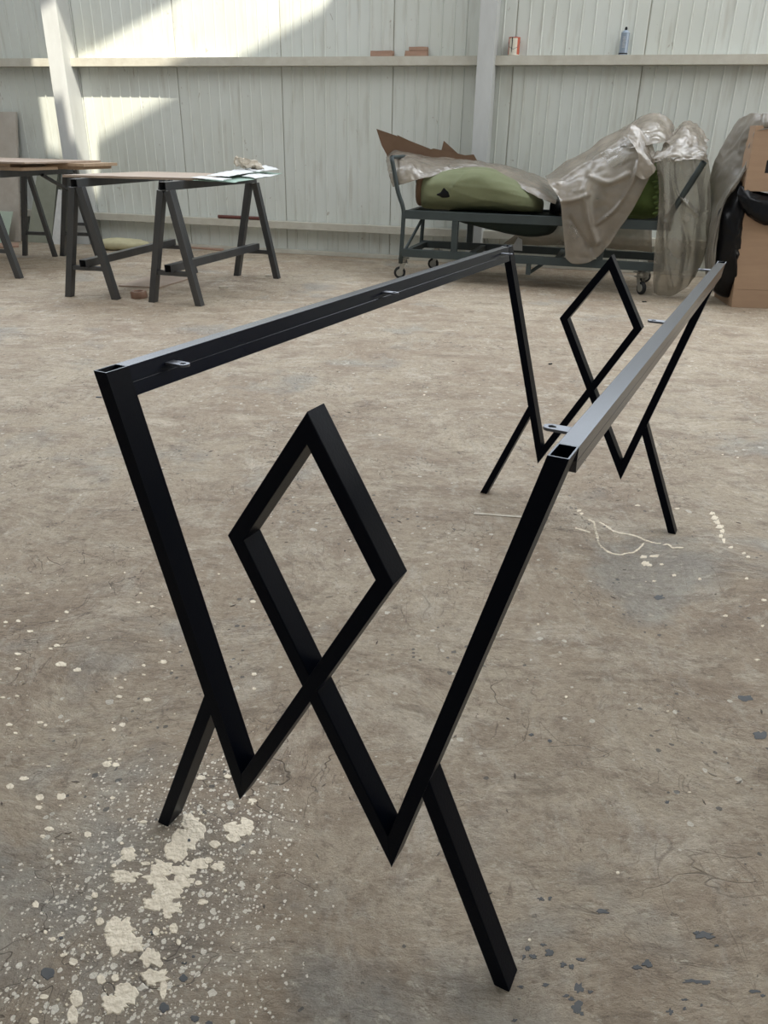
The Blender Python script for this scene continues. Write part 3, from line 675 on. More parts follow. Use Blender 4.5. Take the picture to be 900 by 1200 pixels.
# on the upper rail
def on_ledge(name, s, w_, h_, d_, z, m_, label, catg, group=None, rot=0):
    bm = bmesh.new(); box(bm, (-w_/2, -d_/2, 0), (w_/2, d_/2, h_)); bmesh.ops.subdivide_edges(bm, edges=bm.edges, cuts=3, use_grid_fill=True)
    for v in bm.verts:
        v.co += Vector((noise.noise(v.co*30 + Vector((s*9, 0, z))), noise.noise(v.co*30 + Vector((0, 4+s, 0))), 0 if v.co.z < 1e-4 else noise.noise(v.co*30 + Vector((0, 0, 9)))))*0.004
    o = obj(name, bm, m_, bevel=0.001); o.location = wl(s, 0.055, z); o.rotation_euler = (0, 0, WALL_A + rot); return tag(o, label, catg, group)
on_ledge('wood_block', -0.08, 0.185, 0.040, 0.07, 1.601, M_red, 'single reddish wood block on the upper wall rail, left of the pair', 'wood block', 'wood blocks on the upper wall rail')
on_ledge('wood_block', 0.21, 0.185, 0.038, 0.07, 1.601, M_red, 'lower reddish wood block of the stacked pair on the wall rail', 'wood block', 'wood blocks on the upper wall rail', 0.05)
on_ledge('wood_block', 0.225, 0.150, 0.026, 0.06, 1.6405, M_red, 'upper thin reddish wood block of the stacked pair on the wall rail', 'wood block', 'wood blocks on the upper wall rail', -0.04)
can = empty('paint_can', wl(1.0, 0.055, 1.601), WALL_A, 'open white and red paint can with paint drips on the upper wall rail', 'paint can')
bm = bmesh.new(); lathe(bm, [(0.0, 0.002), (0.044, 0.0), (0.046, 0.004), (0.0445, 0.008), (0.0445, 0.118), (0.046, 0.120), (0.046, 0.125), (0.040, 0.125), (0.040, 0.110), (0.0, 0.110)], 28)
for f in bm.faces:
    c_ = f.calc_center_median()
    if c_.z > 0.112 or (c_.x > 0.024 and 0.04 < c_.z < 0.1) or (c_.x < -0.035 and c_.z > .03): f.material_index = 1
obj('can_body', bm, [M_canw, M_canr], can)
bm = bmesh.new(); tube(bm, [(-0.046, 0, 0.095), (-0.036, -0.033, 0.06), (0, -0.048, 0.042), (0.036, -0.033, 0.06), (0.046, 0, 0.095)], 0.0015, 6); obj('handle', bm, M_tab, can)
bm = bmesh.new(); tube(bm, [(-0.012, -0.0455, 0.124), (-0.011, -0.0455, 0.09), (-0.012, -0.0455, 0.045), (-0.012, -0.0455, 0.02)], [0.004, 0.003, 0.0025, 0.001], 8); obj('paint_drip', bm, M_fblk, can)
spc = empty('spray_can', wl(1.84, 0.055, 1.601), WALL_A, 'blue-grey aerosol spray can standing on the upper wall rail', 'spray can')
bm = bmesh.new(); lathe(bm, [(0.0, 0.001), (0.031, 0.0), (0.033, 0.004), (0.032, 0.008), (0.032, 0.142), (0.033, 0.145), (0.030, 0.150), (0.018, 0.162), (0.010, 0.165), (0.0, 0.165)], 28); obj('can_body', bm, M_spray, spc, smooth=False)
bm = bmesh.new(); lathe(bm, [(0.0, 0.163), (0.010, 0.163), (0.010, 0.180), (0.006, 0.186), (0.0, 0.186)], 16); obj('nozzle', bm, M_rub, spc)
bm = bmesh.new(); lathe(bm, [(0.0335, 0.006), (0.0335, 0.014), (0.0325, 0.014), (0.0325, 0.006), (0.0335, 0.006)], 28); obj('bottom_rim', bm, M_rub, spc)
bm = bmesh.new()
for k in range(6): box(bm, (-0.014 + 0.002*(k % 2), -0.0345, 0.05+0.013*k), (0.010 - 0.003*(k % 3), -0.0300, 0.054+0.013*k))
obj('label_print', bm, M_white, spc)

# ------------------------------------------------------------------ trolley, in its own frame: x along the front, y to the wall
CO = at_height(467, 327); CE = at_height(751, 346); ca = math.atan2(CE.y-CO.y, CE.x-CO.x)
cu = Vector((math.cos(ca), math.sin(ca), 0)); cv = Vector((-cu.y, cu.x, 0))
def cart_at(px, py, v):
    """point of the trolley's own frame seen at a photograph position, on its vertical plane y = v"""
    r = ray(px, py); q = CO + cv*v; t = ((q - CAM).dot(cv)) / r.dot(cv); P = CAM + r*t - CO
    return Vector((P.dot(cu), P.dot(cv), P.z))
cart = empty('trolley', (CO.x, CO.y, 0), ca, 'long grey-green steel trolley on caster wheels against the back wall', 'trolley')
LC = 1.95; DC = 0.62
def cpart(name, segs, m_=M_cart, parent=cart, bevel=0.0015):
    bm = bmesh.new()
    for p, q, w_, h_ in segs: beam(bm, p, q, w_, h_, (0, 1, 0) if abs(p[2]-q[2]) > 0.1 else (0, 0, 1))
    return obj(name, bm, m_, parent, bevel=bevel)
cpart('deck_rail', [((0.04, 0, 0.477), (LC, 0, 0.477), 0.045, 0.060)])
cpart('deck_rail', [((0.04, DC, 0.477), (LC, DC, 0.477), 0.045, 0.060)])
for x in (0.06, LC-0.02): cpart('deck_cross_bar', [((x, 0.021, 0.484), (x, DC-0.021, 0.484), 0.04, 0.040)])
cpart('lower_rail', [((0.02, 0, 0.200), (LC, 0, 0.200), 0.045, 0.056)])
cpart('lower_rail', [((0.02, DC, 0.200), (LC, DC, 0.200), 0.045, 0.056)])
for x in (0.05, 0.55, 1.2, LC-0.02): cpart('lower_cross_bar', [((x, 0.023, 0.200), (x, DC-0.023, 0.200), 0.045, 0.040)])
for x in (0.43, 1.50):
    for y in (0.0, DC): cpart('upright', [((x, y, 0.229), (x, y, 0.446), 0.045, 0.045)])
bm = bmesh.new(); beam(bm, (1.0, 0.0, 0.177), (1.0, 0.0, 0.095), 0.035, 0.035, (0, 1, 0)); beam(bm, (1.005, 0.02, 0.105), (1.12, 0.12, 0.185), 0.02, 0.02)
obj('centre_foot', bm, M_cart, cart, bevel=0.001)
for y, nm in ((-0.01, 0), (DC, 1)):
    bm = bmesh.new(); tube(bm, resample([Vector(p) for p in [(-0.075, y, 0.87), (-0.045, y, 0.74), (-0.015, y, 0.62), (0.025, y, 0.52), (0.028, y, 0.42), (0.015, y, 0.12)]], 14), 0.016, 12)
    obj('handle_post', bm, M_cart, cart, smooth=True)
bm = bmesh.new(); tube(bm, [(-0.072, -0.01, 0.865), (-0.072, DC, 0.865)], 0.014, 10); obj('push_bar', bm, M_cart, cart)
bm = bmesh.new(); tube(bm, [(0.12, 0.30, 0.462), (0.04, 0.02, 0.215)], 0.012, 8); obj('brace', bm, M_cart, cart)
p0, p1 = cart_at(825, 190, -0.13), cart_at(779, 262, 0.0)
bm = bmesh.new(); tube(bm, [p0, p0.lerp(p1, .4), p1], 0.021, 14, cap=False)
tube(bm, [p0 + (p1-p0)*0.001, p0 + (p1-p0)*0.05], 0.017, 14, cap=False)
obj('push_handle', bm, M_cart, cart, smooth=True)
def caster(x, y, rot):
    k = empty('caster', (x, y, 0), rot, parent=cart)
    bm = bmesh.new(); lathe(bm, [(0.0, -0.014), (0.036, -0.014), (0.044, -0.010), (0.046, 0.0), (0.044, 0.010), (0.036, 0.014), (0.0, 0.014)], 24, (0, 0, 0.046), axis='y'); obj('tyre', bm, M_rub, k)
    bm = bmesh.new(); lathe(bm, [(0.0, -0.017), (0.026, -0.017), (0.028, -0.0145), (0.028, 0.0145), (0.026, 0.017), (0.0, 0.017)], 18, (0, 0, 0.046), axis='y'); obj('wheel_hub', bm, M_hub, k)
    bm = bmesh.new()
    for sg in (-1, 1):
        pts = [(-0.012, sg*0.021, 0.036), (0.012, sg*0.021, 0.036), (0.045, sg*0.021, 0.120), (0.005, sg*0.021, 0.120)]
        prism(bm, [Vector(p) for p in pts], (0, sg*0.003, 0))
    box(bm, (-0.012, -0.034, 0.118), (0.062, 0.034, 0.124)); box(bm, (-0.02, -0.04, 0.150), (0.07, 0.04, 0.156)); 
    lathe(bm, [(0.028, 0.124), (0.032, 0.130), (0.032, 0.144), (0.028, 0.150)], 18, (0.024, 0, 0)); box(bm, (0.005, -0.02, 0.156), (0.045, 0.02, 0.179))
    obj('fork', bm, M_hub, k)
caster(0.0, 0.03, 0.3); caster(0.13, DC, 0.1); caster(1.82, 0.03, 2.2); caster(1.85, DC, 0.2)

def cobj(name, bm, m_, label, catg, **kw):
    o = obj(name, bm, m_, **kw); o.location = (CO.x, CO.y, 0); o.rotation_euler = (0, 0, ca); return tag(o, label, catg)
# big sage green cushion bundle
def bundle(bm, secs, nu=44, nv=36, amp=0.010, seed=0, wr=0.0):
    """secs: (x, y centre, half depth, z bottom, z top) lofted into a closed body"""
    S = resample([Vector((a, b_, c_)) for a, b_, c_, _, _ in secs], nu); Z = resample([Vector((d2, e2, 0)) for _, _, _, d2, e2 in secs], nu)
    rings = []
    for i, (s, z) in enumerate(zip(S, Z)):
        ring = []; cz = (z.x + z.y)/2; hz = max(0.001, (z.y - z.x)/2); hd = max(0.001, s.z)
        for k in range(nv):
            t = 2*math.pi*k/nv; ct, st = math.cos(t), math.sin(t); e = 0.78
            y = s.y + hd*math.copysign(abs(ct)**e, ct); zz = cz + hz*math.copysign(abs(st)**e, st)
            P = Vector((s.x, y, zz)); q = Vector((0, ct, st))
            P += q * amp * (noise.noise(P*7 + Vector((seed, 0, 0))) + 0.6*(1-2*abs(noise.noise(Vector((P.x*4, P.y*14, P.z*14)) + Vector((seed, 9, 0))))))
            if wr: P += q * wr * math.sin(t*11 + 2*noise.noise(P*5))
            ring.append(bm.verts.new(P))
        rings.append(ring)
    for a, b_ in zip(rings, rings[1:]):
        for k in range(nv): bm.faces.new((a[k], a[(k+1)%nv], b_[(k+1)%nv], b_[k]))
    bm.faces.new(rings[0]); bm.faces.new(rings[-1])
V = 0.31
secs = [(0.10, V, 0.02, 0.55, 0.60), (0.115, V, 0.16, 0.512, 0.72), (0.17, V, 0.25, 0.509, 0.755), (0.30, V, 0.27, 0.509, 0.780), (0.45, V, 0.27, 0.509, 0.800), (0.60, V, 0.27, 0.509, 0.800), (0.76, V, 0.27, 0.509, 0.755), (0.89, V, 0.26, 0.509, 0.69), (0.98, V, 0.20, 0.509, 0.625), (1.02, V, 0.11, 0.510, 0.585), (1.03, V, 0.02, 0.53, 0.56)]
bag = empty('cushion_bundle', (CO.x, CO.y, 0), ca, 'large sage green stuffed cloth bundle on the left half of the trolley', 'bundle')
bm = bmesh.new(); bundle(bm, secs, 130, 110, 0.009, 3)
for pts_, r_ in (([(549, 198), (538, 210), (529, 222)], 0.008), ([(528, 221), (560, 233), (600, 240), (624, 243)], 0.007), ([(533, 217), (575, 222), (618, 232)], 0.006), ([(500, 246), (522, 238), (560, 243)], 0.005)):
    path = resample([cart_at(px, py, 0.05) for px, py in pts_], 24)
    for v in bm.verts:
        if v.co.y < 0.25:
            dd_ = min((Vector((v.co.x, v.co.z)) - Vector((p.x, p.z))).length for p in path)
            if dd_ < 0.03: v.co.y -= r_ * math.exp(-(dd_/0.010)**2); v.co.z += 0.3*r_ * math.exp(-(dd_/0.010)**2)
obj('cloth_cover', bm, M_sage, bag, smooth=True)
def torn(cx, cy, v0):
    pix = [(510, 228), (516, 225), (520, 219), (524, 221), (528, 227), (527, 231), (520, 232), (514, 231)]
    return [cart_at(px, py, v0) for px, py in pix]
bm = bmesh.new(); puffy(bm, torn(0, 0, 0.046), (0, 1, 0), 0.012, 24, 5, 0.002, 20, 1); obj('torn_hole_lining', bm, M_fblk, bag, smooth=True)
V2 = 0.31
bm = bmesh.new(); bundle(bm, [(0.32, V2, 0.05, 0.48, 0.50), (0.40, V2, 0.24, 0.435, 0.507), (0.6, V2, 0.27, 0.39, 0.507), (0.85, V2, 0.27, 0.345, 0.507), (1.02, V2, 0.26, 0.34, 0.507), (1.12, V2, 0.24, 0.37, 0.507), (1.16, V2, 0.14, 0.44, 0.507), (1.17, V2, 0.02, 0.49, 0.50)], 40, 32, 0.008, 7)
obj('sagging_underside', bm, M_sage_shade, bag, smooth=True)
bag.children[-1]['label'] = 'green cloth sagging through the open deck, shade painted into its colour'
bm = bmesh.new(); bundle(bm, [(0.06, V, 0.02, 0.60, 0.64), (0.07, V, 0.14, 0.53, 0.73), (0.10, V, 0.20, 0.52, 0.75), (0.13, V, 0.20, 0.53, 0.75)], 12, 24, 0.004, 7)
obj('end_patch', bm, M_card, bag, smooth=True); bag.children[-1]['label'] = 'brown cardboard at the end of the bundle'
# black roll and small scrap between bundle and film
bm = bmesh.new(); bundle(bm, [(1.09, 0.30, 0.02, 0.52, 0.55), (1.10, 0.30, 0.15, 0.508, 0.62), (1.2, 0.28, 0.22, 0.508, 0.61), (1.34, 0.28, 0.22, 0.508, 0.60), (1.37, 0.28, 0.02, 0.53, 0.56)], 20, 24, 0.012, 5)
cobj('plastic_bundle', bm, M_fblk, 'low black plastic-wrapped bundle between the two green bundles', 'bundle', smooth=True)
# olive bundle on the right
ob = empty('cushion_bundle', (CO.x, CO.y, 0), ca, 'olive green gathered cloth bundle half hidden under the right film', 'bundle')
bm = bmesh.new(); bundle(bm, [(1.40, V, 0.03, 0.55, 0.60), (1.43, V, 0.2, 0.508, 0.75), (1.55, V, 0.27, 0.508, 0.86), (1.70, V, 0.27, 0.508, 0.90), (1.80, V, 0.27, 0.508, 0.87), (1.85, V, 0.22, 0.52, 0.78), (1.88, V, 0.03, 0.60, 0.66)], 50, 80, 0.012, 11, 0.005)
obj('cloth_cover', bm, M_olive, ob, smooth=True)
bm = bmesh.new()
for k in range(9):
    a = cart_at(770 + 2*math.sin(k*2.1), 200 + 6.2*k, -0.01)
    puffy(bm, [a + Vector((0.022*math.cos(t), 0, 0.012*math.sin(t) + 0.006*math.cos(t))) for t in [j*math.pi/3 for j in range(6)]], (0, 1, 0), 0.02, 14, 4, 0.002, 20, k)
obj('gathered_edge', bm, M_olive, ob, smooth=True)
# cardboard
def cardboard(pix, v, label, name='cardboard_sheet'):
    bm = bmesh.new(); prism(bm, [cart_at(px, py, v) for px, py in pix], (0, 0.006, 0.0)); return cobj(name, bm, M_card, label, 'cardboard')
cardboard([(441, 151), (470, 161), (503, 174), (522, 190), (500, 196), (456, 196), (453, 181), (447, 170)], 0.60, 'largest brown cardboard sheet, its pointed corner rising at the left end of the trolley')
cardboard([(465, 158), (480, 165), (505, 175), (520, 186), (500, 190), (480, 178)], 0.62, 'thin brown cardboard strip behind the pointed cardboard sheet')
cardboard([(516, 181), (520, 165), (530, 174), (541, 184), (540, 192), (516, 190)], 0.585, 'small dark triangular cardboard scrap sticking up at the middle')
cardboard([(495, 178), (508, 174), (528, 178), (545, 182), (555, 181), (560, 190), (556, 196), (497, 190)], 0.57, 'rolled edge of brown cardboard just above the left film')
# left film over the sage bundle
R = lambda pts: [cart_at(px, py, v) for px, py, v in pts]
bm = bmesh.new()
loft(bm, [R([(452, 184, .60), (462, 176, .60), (480, 178, .60), (500, 182, .60), (530, 184, .60), (560, 188, .60), (590, 193, .60), (612, 198, .60), (640, 210, .60), (656, 226, .60)]),
          R([(453, 192, .35), (463, 182, .35), (480, 182, .35), (500, 187, .37), (530, 190, .37), (560, 191, .37), (590, 197, .37), (612, 206, .35), (640, 217, .35), (656, 231, .35)]),
          R([(455, 204, .08), (466, 194, .06), (482, 192, .10), (502, 195, .18), (530, 195, .28), (556, 195, .31), (582, 201, .26), (608, 211, .20), (636, 224, .14), (653, 233, .10)]),
          R([(460, 219, .02), (474, 215, -.01), (488, 211, .02), (506, 206, .09), (528, 200, .24), (552, 197, .30), (580, 204, .22), (606, 217, .14), (628, 230, .08), (651, 239, .05)])], 90, 34, 0.010, 9, seed=2)
cobj('plastic_film', bm, M_film, 'crumpled translucent plastic film draped over the sage green bundle', 'plastic film', smooth=True, solid=0.0012)
# right film: drapes, bunched top
bm = bmesh.new()
loft(bm, [R([(639, 206, .35), (660, 192, .35), (688, 175, .35), (715, 157, .35), (738, 144, .35), (760, 150, .3)]),
          R([(640, 209, .10), (664, 206, .08), (692, 192, .08), (719, 176, .10), (743, 165, .12), (766, 170, .1)]),
          R([(645, 218, -.03), (670, 222, -.05), (696, 214, -.06), (722, 205, -.05), (748, 195, -.02), (768, 186, .0)]),
          R([(656, 234, -.07), (672, 250, -.07), (694, 252, -.07), (714, 246, -.06), (736, 232, -.05), (761, 208, -.04)]),
          R([(659, 262, -.07), (672, 278, -.07), (692, 282, -.06), (710, 275, -.06), (727, 262, -.05), (747, 236, -.04)]),
          R([(663, 303, -.06), (671, 309, -.06), (688, 308, -.05), (703, 299, -.06), (715, 286, -.05), (726, 270, -.04)])], 110, 110, 0.012, 4.5, 0.006, 20, seed=4)
def crease(bm, pts_, v_, amp_, wid):
    path = resample([cart_at(px, py, v_) for px, py in pts_], 30)
    for v in bm.verts:
        dd_ = min((v.co - Vector((p.x, v.co.y, p.z))).length for p in path)
        if dd_ < wid*3: v.co.y -= amp_ * math.exp(-(dd_/wid)**2)
crease(bm, [(690, 205), (686, 225), (690, 255), (699, 284)], -.05, 0.030, 0.022)
crease(bm, [(656, 236), (672, 234), (690, 228)], -.05, 0.022, 0.016)
crease(bm, [(690, 205), (712, 214), (735, 205)], -.05, 0.022, 0.018)
crease(bm, [(700, 262), (722, 244), (742, 212), (748, 190)], -.05, 0.020, 0.014)
crease(bm, [(668, 255), (680, 275), (692, 290)], -.06, -0.016, 0.016)
crease(bm, [(730, 160), (705, 178), (676, 196), (655, 212)], .08, 0.030, 0.018)
loft(bm, [R([(740, 146, .12), (750, 150, .10), (757, 160, .08), (760, 170, .06)]),
          R([(736, 160, .03), (748, 168, .0), (757, 178, -.01), (764, 186, .0)]),
          R([(748, 182, -.06), (757, 190, -.08), (764, 194, -.08), (769, 196, -.06)]),
          R([(744, 205, -.08), (752, 210, -.11), (760, 208, -.10), (767, 202, -.08)])], 24, 40, 0.008, 12, seed=9)
loft(bm, [R([(719, 159, .45), (735, 145, .45), (752, 136, .45), (770, 132, .45), (786, 140, .45), (790, 155, .40)]),
          R([(722, 166, .25), (738, 158, .22), (754, 151, .20), (770, 150, .20), (782, 156, .22), (788, 163, .25)]),
          R([(728, 170, .10), (742, 172, .05), (756, 170, .02), (768, 168, .02), (778, 168, .05), (786, 172, .1)])], 40, 30, 0.016, 8, seed=6)
loft(bm, [R([(782, 162, .30), (792, 150, .35), (803, 140, .38), (815, 143, .38), (825, 153, .35), (829, 165, .30)]),
          R([(776, 172, .12), (788, 165, .10), (800, 158, .10), (812, 160, .12), (822, 166, .15), (829, 172, .18)]),
          R([(766, 182, .0), (780, 180, -.03), (794, 180, -.04), (808, 178, -.03), (820, 178, 0), (829, 178, .05)]),
          R([(764, 190, -.03), (778, 188, -.07), (794, 188, -.08), (810, 186, -.07), (821, 187, -.04), (831, 188, .0)])], 50, 44, 0.018, 10, seed=12)
big = cobj('plastic_film', bm, M_film, 'large bunched translucent plastic film heaped on the right end of the trolley', 'plastic film', smooth=True, solid=0.0012)
bm = bmesh.new()
loft(bm, [R([(768, 186, -.03), (780, 185, -.07), (794, 184, -.06), (808, 184, -.05), (820, 185, -.03), (831, 188, .0)]),
          R([(772, 215, -.04), (782, 216, -.09), (795, 216, -.05), (808, 218, -.08), (821, 219, -.04), (833, 222, .0)]),
          R([(771, 250, -.04), (782, 252, -.10), (795, 252, -.06), (808, 252, -.09), (820, 250, -.05), (833, 248, .0)]),
          R([(767, 290, -.04), (778, 292, -.08), (791, 292, -.10), (804, 290, -.07), (817, 286, -.05), (830, 276, .0)]),
          R([(765, 325, -.04), (774, 328, -.08), (787, 328, -.10), (799, 326, -.08), (811, 318, -.05), (824, 305, .0)]),
          R([(766, 343, -.04), (774, 346, -.05), (784, 347, -.06), (795, 343, -.06), (805, 336, -.05), (815, 325, -.02)])], 80, 110, 0.010, 4.5, 0.006, 22, seed=15)
crease(bm, [(789, 187), (790, 210), (795, 228), (806, 240), (818, 252)], -.06, 0.026, 0.010)
crease(bm, [(812, 190), (816, 215), (820, 245)], -.05, 0.018, 0.012)
crease(bm, [(778, 260), (780, 300), (786, 335)], -.06, 0.020, 0.016)
crease(bm, [(800, 262), (806, 290), (800, 320)], -.06, -0.020, 0.018)
dr = obj('hanging_drape', bm, M_filmg, big, smooth=True, solid=0.0010); tag(dr, 'clearer grey drape hanging from the heap to the floor')
for v in dr.data.vertices: v.co.z = max(v.co.z, 0.004)
bm = bmesh.new()
loft(bm, [R([(600, 262, .5), (640, 263, .48), (680, 264, .5), (720, 266, .48), (764, 268, .5)]),
          R([(604, 274, .46), (640, 276, .46), (680, 278, .44), (720, 280, .45), (764, 283, .46)]),
          R([(590, 286, .5), (640, 288, .5), (680, 289, .5), (720, 292, .48), (764, 296, .5)])], 60, 24, 0.012, 9, seed=19)
cobj('plastic_film', bm, M_film, 'beige plastic film hanging behind the lower shelf of the trolley', 'plastic film', smooth=True, solid=0.001)
bm = bmesh.new(); prism(bm, [cart_at(598, 293, .45), cart_at(612, 294, .45), cart_at(612, 281, .45), cart_at(607, 278, .45)], (0, 0.004, 0)); cobj('card_scrap', bm, M_white, 'small white card standing on the lower shelf of the trolley', 'card')

# ------------------------------------------------------------------ crate, black sheet and tarp at the right edge
BY = 5.304
def bp(px, py, dy=0.0): return at_depth(px, py, BY + 0.1*2.33 + dy, -0.1)
fdir = Vector((1, -0.1, 0)).normalized(); bdir = Vector((0.1, 1, 0)).normalized()
crate = empty('plywood_crate', tuple(bp(857, 360).xy) + (0,), 0, 'tall plywood crate in two tiers at the right edge of the photo', 'crate')
def cpanel(name, A, B, zA, zB, m_=M_ply, th=0.018, parent=crate, dy=0.0, label=None):
    """front board between left edge points A(bottom) B(top), 0.75 long"""
    bm = bmesh.new(); L0 = Vector(crate.location)
    a = A + bdir*dy - L0; b_ = B + bdir*dy - L0
    prism(bm, [a, a + fdir*0.75, b_ + fdir*0.75, b_], bdir*th)
    o = obj(name, bm, m_, parent, bevel=0.0012)
    if label: o['label'] = label
    return o
E0, E1 = bp(857, 360), bp(871, 245); E0.z = 0.0
def lerp_z(A, B, z): t = (z-A.z)/(B.z-A.z); return A.lerp(B, t)
Q = [0.0, 0.118, E1.z]
for z0, z1 in zip(Q, Q[1:]): cpanel('front_panel', lerp_z(E0, E1, z0 + (0.0015 if z0 else 0)), lerp_z(E0, E1, z1), z0, z1)
T0, T1 = bp(872, 224), bp(886, 147)
zt0, zt1 = T0.z, T1.z
# upper tier: boards around the hand hole
hz0, hz1 = bp(899, 203).z, bp(899, 188).z
cpanel('front_panel', T0, lerp_z(T0, T1, hz0), 0, 0); cpanel('front_panel', lerp_z(T0, T1, hz1), T1, 0, 0)
xh = (bp(897.5, 195) - lerp_z(T0, T1, (hz0+hz1)/2)).dot(fdir)
bm = bmesh.new(); L0 = Vector(crate.location); a = lerp_z(T0, T1, hz0) - L0; b_ = lerp_z(T0, T1, hz1) - L0
prism(bm, [a, a + fdir*xh, b_ + fdir*xh, b_], bdir*0.018); prism(bm, [a + fdir*(xh+0.10), a + fdir*0.75, b_ + fdir*0.75, b_ + fdir*(xh+0.10)], bdir*0.018)
obj('front_panel', bm, M_ply, crate, bevel=0.001)
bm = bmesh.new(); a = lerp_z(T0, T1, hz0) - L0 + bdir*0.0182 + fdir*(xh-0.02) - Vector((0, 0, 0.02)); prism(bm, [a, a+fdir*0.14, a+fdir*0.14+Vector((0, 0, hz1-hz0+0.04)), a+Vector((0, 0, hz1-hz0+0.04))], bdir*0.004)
obj('hole_shade_plate', bm, M_rub, crate)  # black plate added to paint the shade inside the hand hole
for (A, B) in ((E0, E1), (T0, T1)):
    bm = bmesh.new(); a = A - L0 + bdir*0.0185; b_ = B - L0 + bdir*0.0185
    prism(bm, [a, a + bdir*0.4, b_ + bdir*0.4, b_], fdir*0.018); obj('side_panel', bm, M_ply, crate)
    bm = bmesh.new(); a = B - L0 + bdir*0.0185; prism(bm, [a, a+bdir*0.4, a+bdir*0.4+fdir*0.73, a+fdir*0.73], (0, 0, -0.015)); obj('top_panel', bm, M_ply, crate)
    bm = bmesh.new(); a = A - L0 + bdir*0.0185 + Vector((0, 0, 0.001)) + fdir*0.02; prism(bm, [a, a+bdir*0.4, a+bdir*0.4+fdir*0.71, a+fdir*0.71], (0, 0, 0.015)); obj('bottom_panel', bm, M_ply, crate)
bs = empty('black_plastic_sheet', (0, 0, 0), 0, 'black plastic sheet bunched between the tiers and down the side of the crate', 'plastic sheet')
bm = bmesh.new(); puffy(bm, [bp(px, py, .12) for px, py in [(864, 212), (874, 222), (872, 250), (864, 300), (858, 344), (838, 344), (832, 322), (838, 290), (842, 252), (850, 238)]], bdir, 0.14, 60, 12, 0.018, 9, 3)
for v in bm.verts: v.co.z = max(v.co.z, 0.003)
obj('side_bunch', bm, M_fblk, bs, smooth=True)
bm = bmesh.new()
loft(bm, [[bp(px, py, dy) for px, py, dy in r] for r in (
    [(868, 216, .03), (880, 224, -.01), (900, 229, -.01), (925, 230, -.01), (960, 232, -.01)],
    [(864, 226, .0), (880, 234, -.05), (900, 240, -.06), (925, 241, -.06), (960, 242, -.05)],
    [(866, 238, -.01), (880, 250, -.06), (900, 258, -.07), (925, 258, -.06), (960, 250, -.05)],
    [(870, 246, -.01), (882, 258, -.03), (900, 264, -.04), (925, 262, -.03), (960, 254, -.02)])], 40, 24, 0.010, 9, seed=21)
obj('front_swag', bm, M_fblk, bs, smooth=True, solid=0.002)
bm = bmesh.new(); puffy(bm, [bp(px, py, .22) for px, py in [(870, 222), (900, 226), (950, 228), (950, 250), (900, 250), (871, 246)]], bdir, 0.17, 40, 8, 0.01, 9, 5); obj('inner_bunch', bm, M_fblk, bs, smooth=True)
bm = bmesh.new()
loft(bm, [[bp(px, py, dy) for px, py, dy in r] for r in (
    [(960, 136, .02), (925, 134, .02), (900, 134, .04), (890, 133, .10), (880, 134, .20), (868, 139, .30)],
    [(958, 146, -.02), (925, 146, -.02), (900, 146, -.01), (888, 146, .05), (872, 150, .20), (856, 157, .35)],
    [(889, 152, .0), (887, 154, .02), (884, 160, .04), (876, 168, .12), (860, 174, .25), (842, 180, .38)],
    [(884, 175, .03), (882, 178, .04), (877, 186, .06), (868, 192, .14), (850, 196, .28), (833, 204, .40)],
    [(872, 205, .03), (868, 210, .05), (862, 216, .06), (853, 222, .14), (842, 226, .28), (829, 232, .40)],
    [(850, 238, .04), (848, 240, .05), (846, 246, .06), (842, 252, .14), (835, 256, .28), (828, 262, .40)],
    [(840, 282, .05), (838, 284, .05), (836, 286, .06), (834, 290, .14), (830, 296, .28), (827, 300, .36)],
    [(836, 322, .05), (835, 324, .05), (834, 326, .08), (830, 328, .14), (828, 330, .2), (826, 332, .3)])], 60, 80, 0.012, 7, 0.005, 18, seed=31)
for v in bm.verts: v.co.z = max(v.co.z, 0.003)
tag(obj('tarpaulin', bm, M_tarp, smooth=True, solid=0.002), 'grey-brown translucent tarpaulin falling from the crate top to the floor', 'tarpaulin')

# ------------------------------------------------------------------ dried plaster and paint on the floor
M_plaster = mat('dried_cream_plaster', (0.92, 0.83, 0.67), 0.85, spec=0.2, col2=(0.70, 0.61, 0.48), var=0.6, var_scale=45, bump=0.5, bump_scale=120)
M_pdark = mat('dark_blue_paint', (0.055, 0.06, 0.065), 0.7, col2=(0.10, 0.10, 0.10), var=0.6, var_scale=60)
BN = [0]
def blob(bm, px, py, rx, ry, jag=0.28, n=26, th=0.0007, mi=0):
    c_ = at_height(px, py); e1 = at_height(px+rx, py) - c_; e2 = at_height(px, py-ry) - c_; s = Vector((px*0.37, py*0.53, 0)); BN[0] += 1; th = th + (BN[0] % 40)*1.2e-5
    if rx > 4: rx *= 1.25; ry *= 1.25
    top, mids = [], []
    for k in range(n):
        t = 2*math.pi*k/n; r_ = 1 + jag*noise.noise(Vector((math.cos(t)*1.6, math.sin(t)*1.6, 0)) + s)*1.6 + jag*0.8*noise.noise(Vector((math.cos(t)*6, math.sin(t)*6, 3)) + s)
        top.append(bm.verts.new(c_ + (e1*math.cos(t) + e2*math.sin(t))*r_ + Vector((0, 0, 0.0002))))
        mids.append(bm.verts.new(c_ + (e1*math.cos(t) + e2*math.sin(t))*r_*0.9 + Vector((0, 0, th))))
    for k in range(n): bm.faces.new((top[k], top[(k+1)%n], mids[(k+1)%n], mids[k])).material_index = mi
    cc = bm.verts.new(c_ + Vector((0, 0, th*1.1)))
    for k in range(n): bm.faces.new((mids[k], mids[(k+1)%n], cc)).material_index = mi
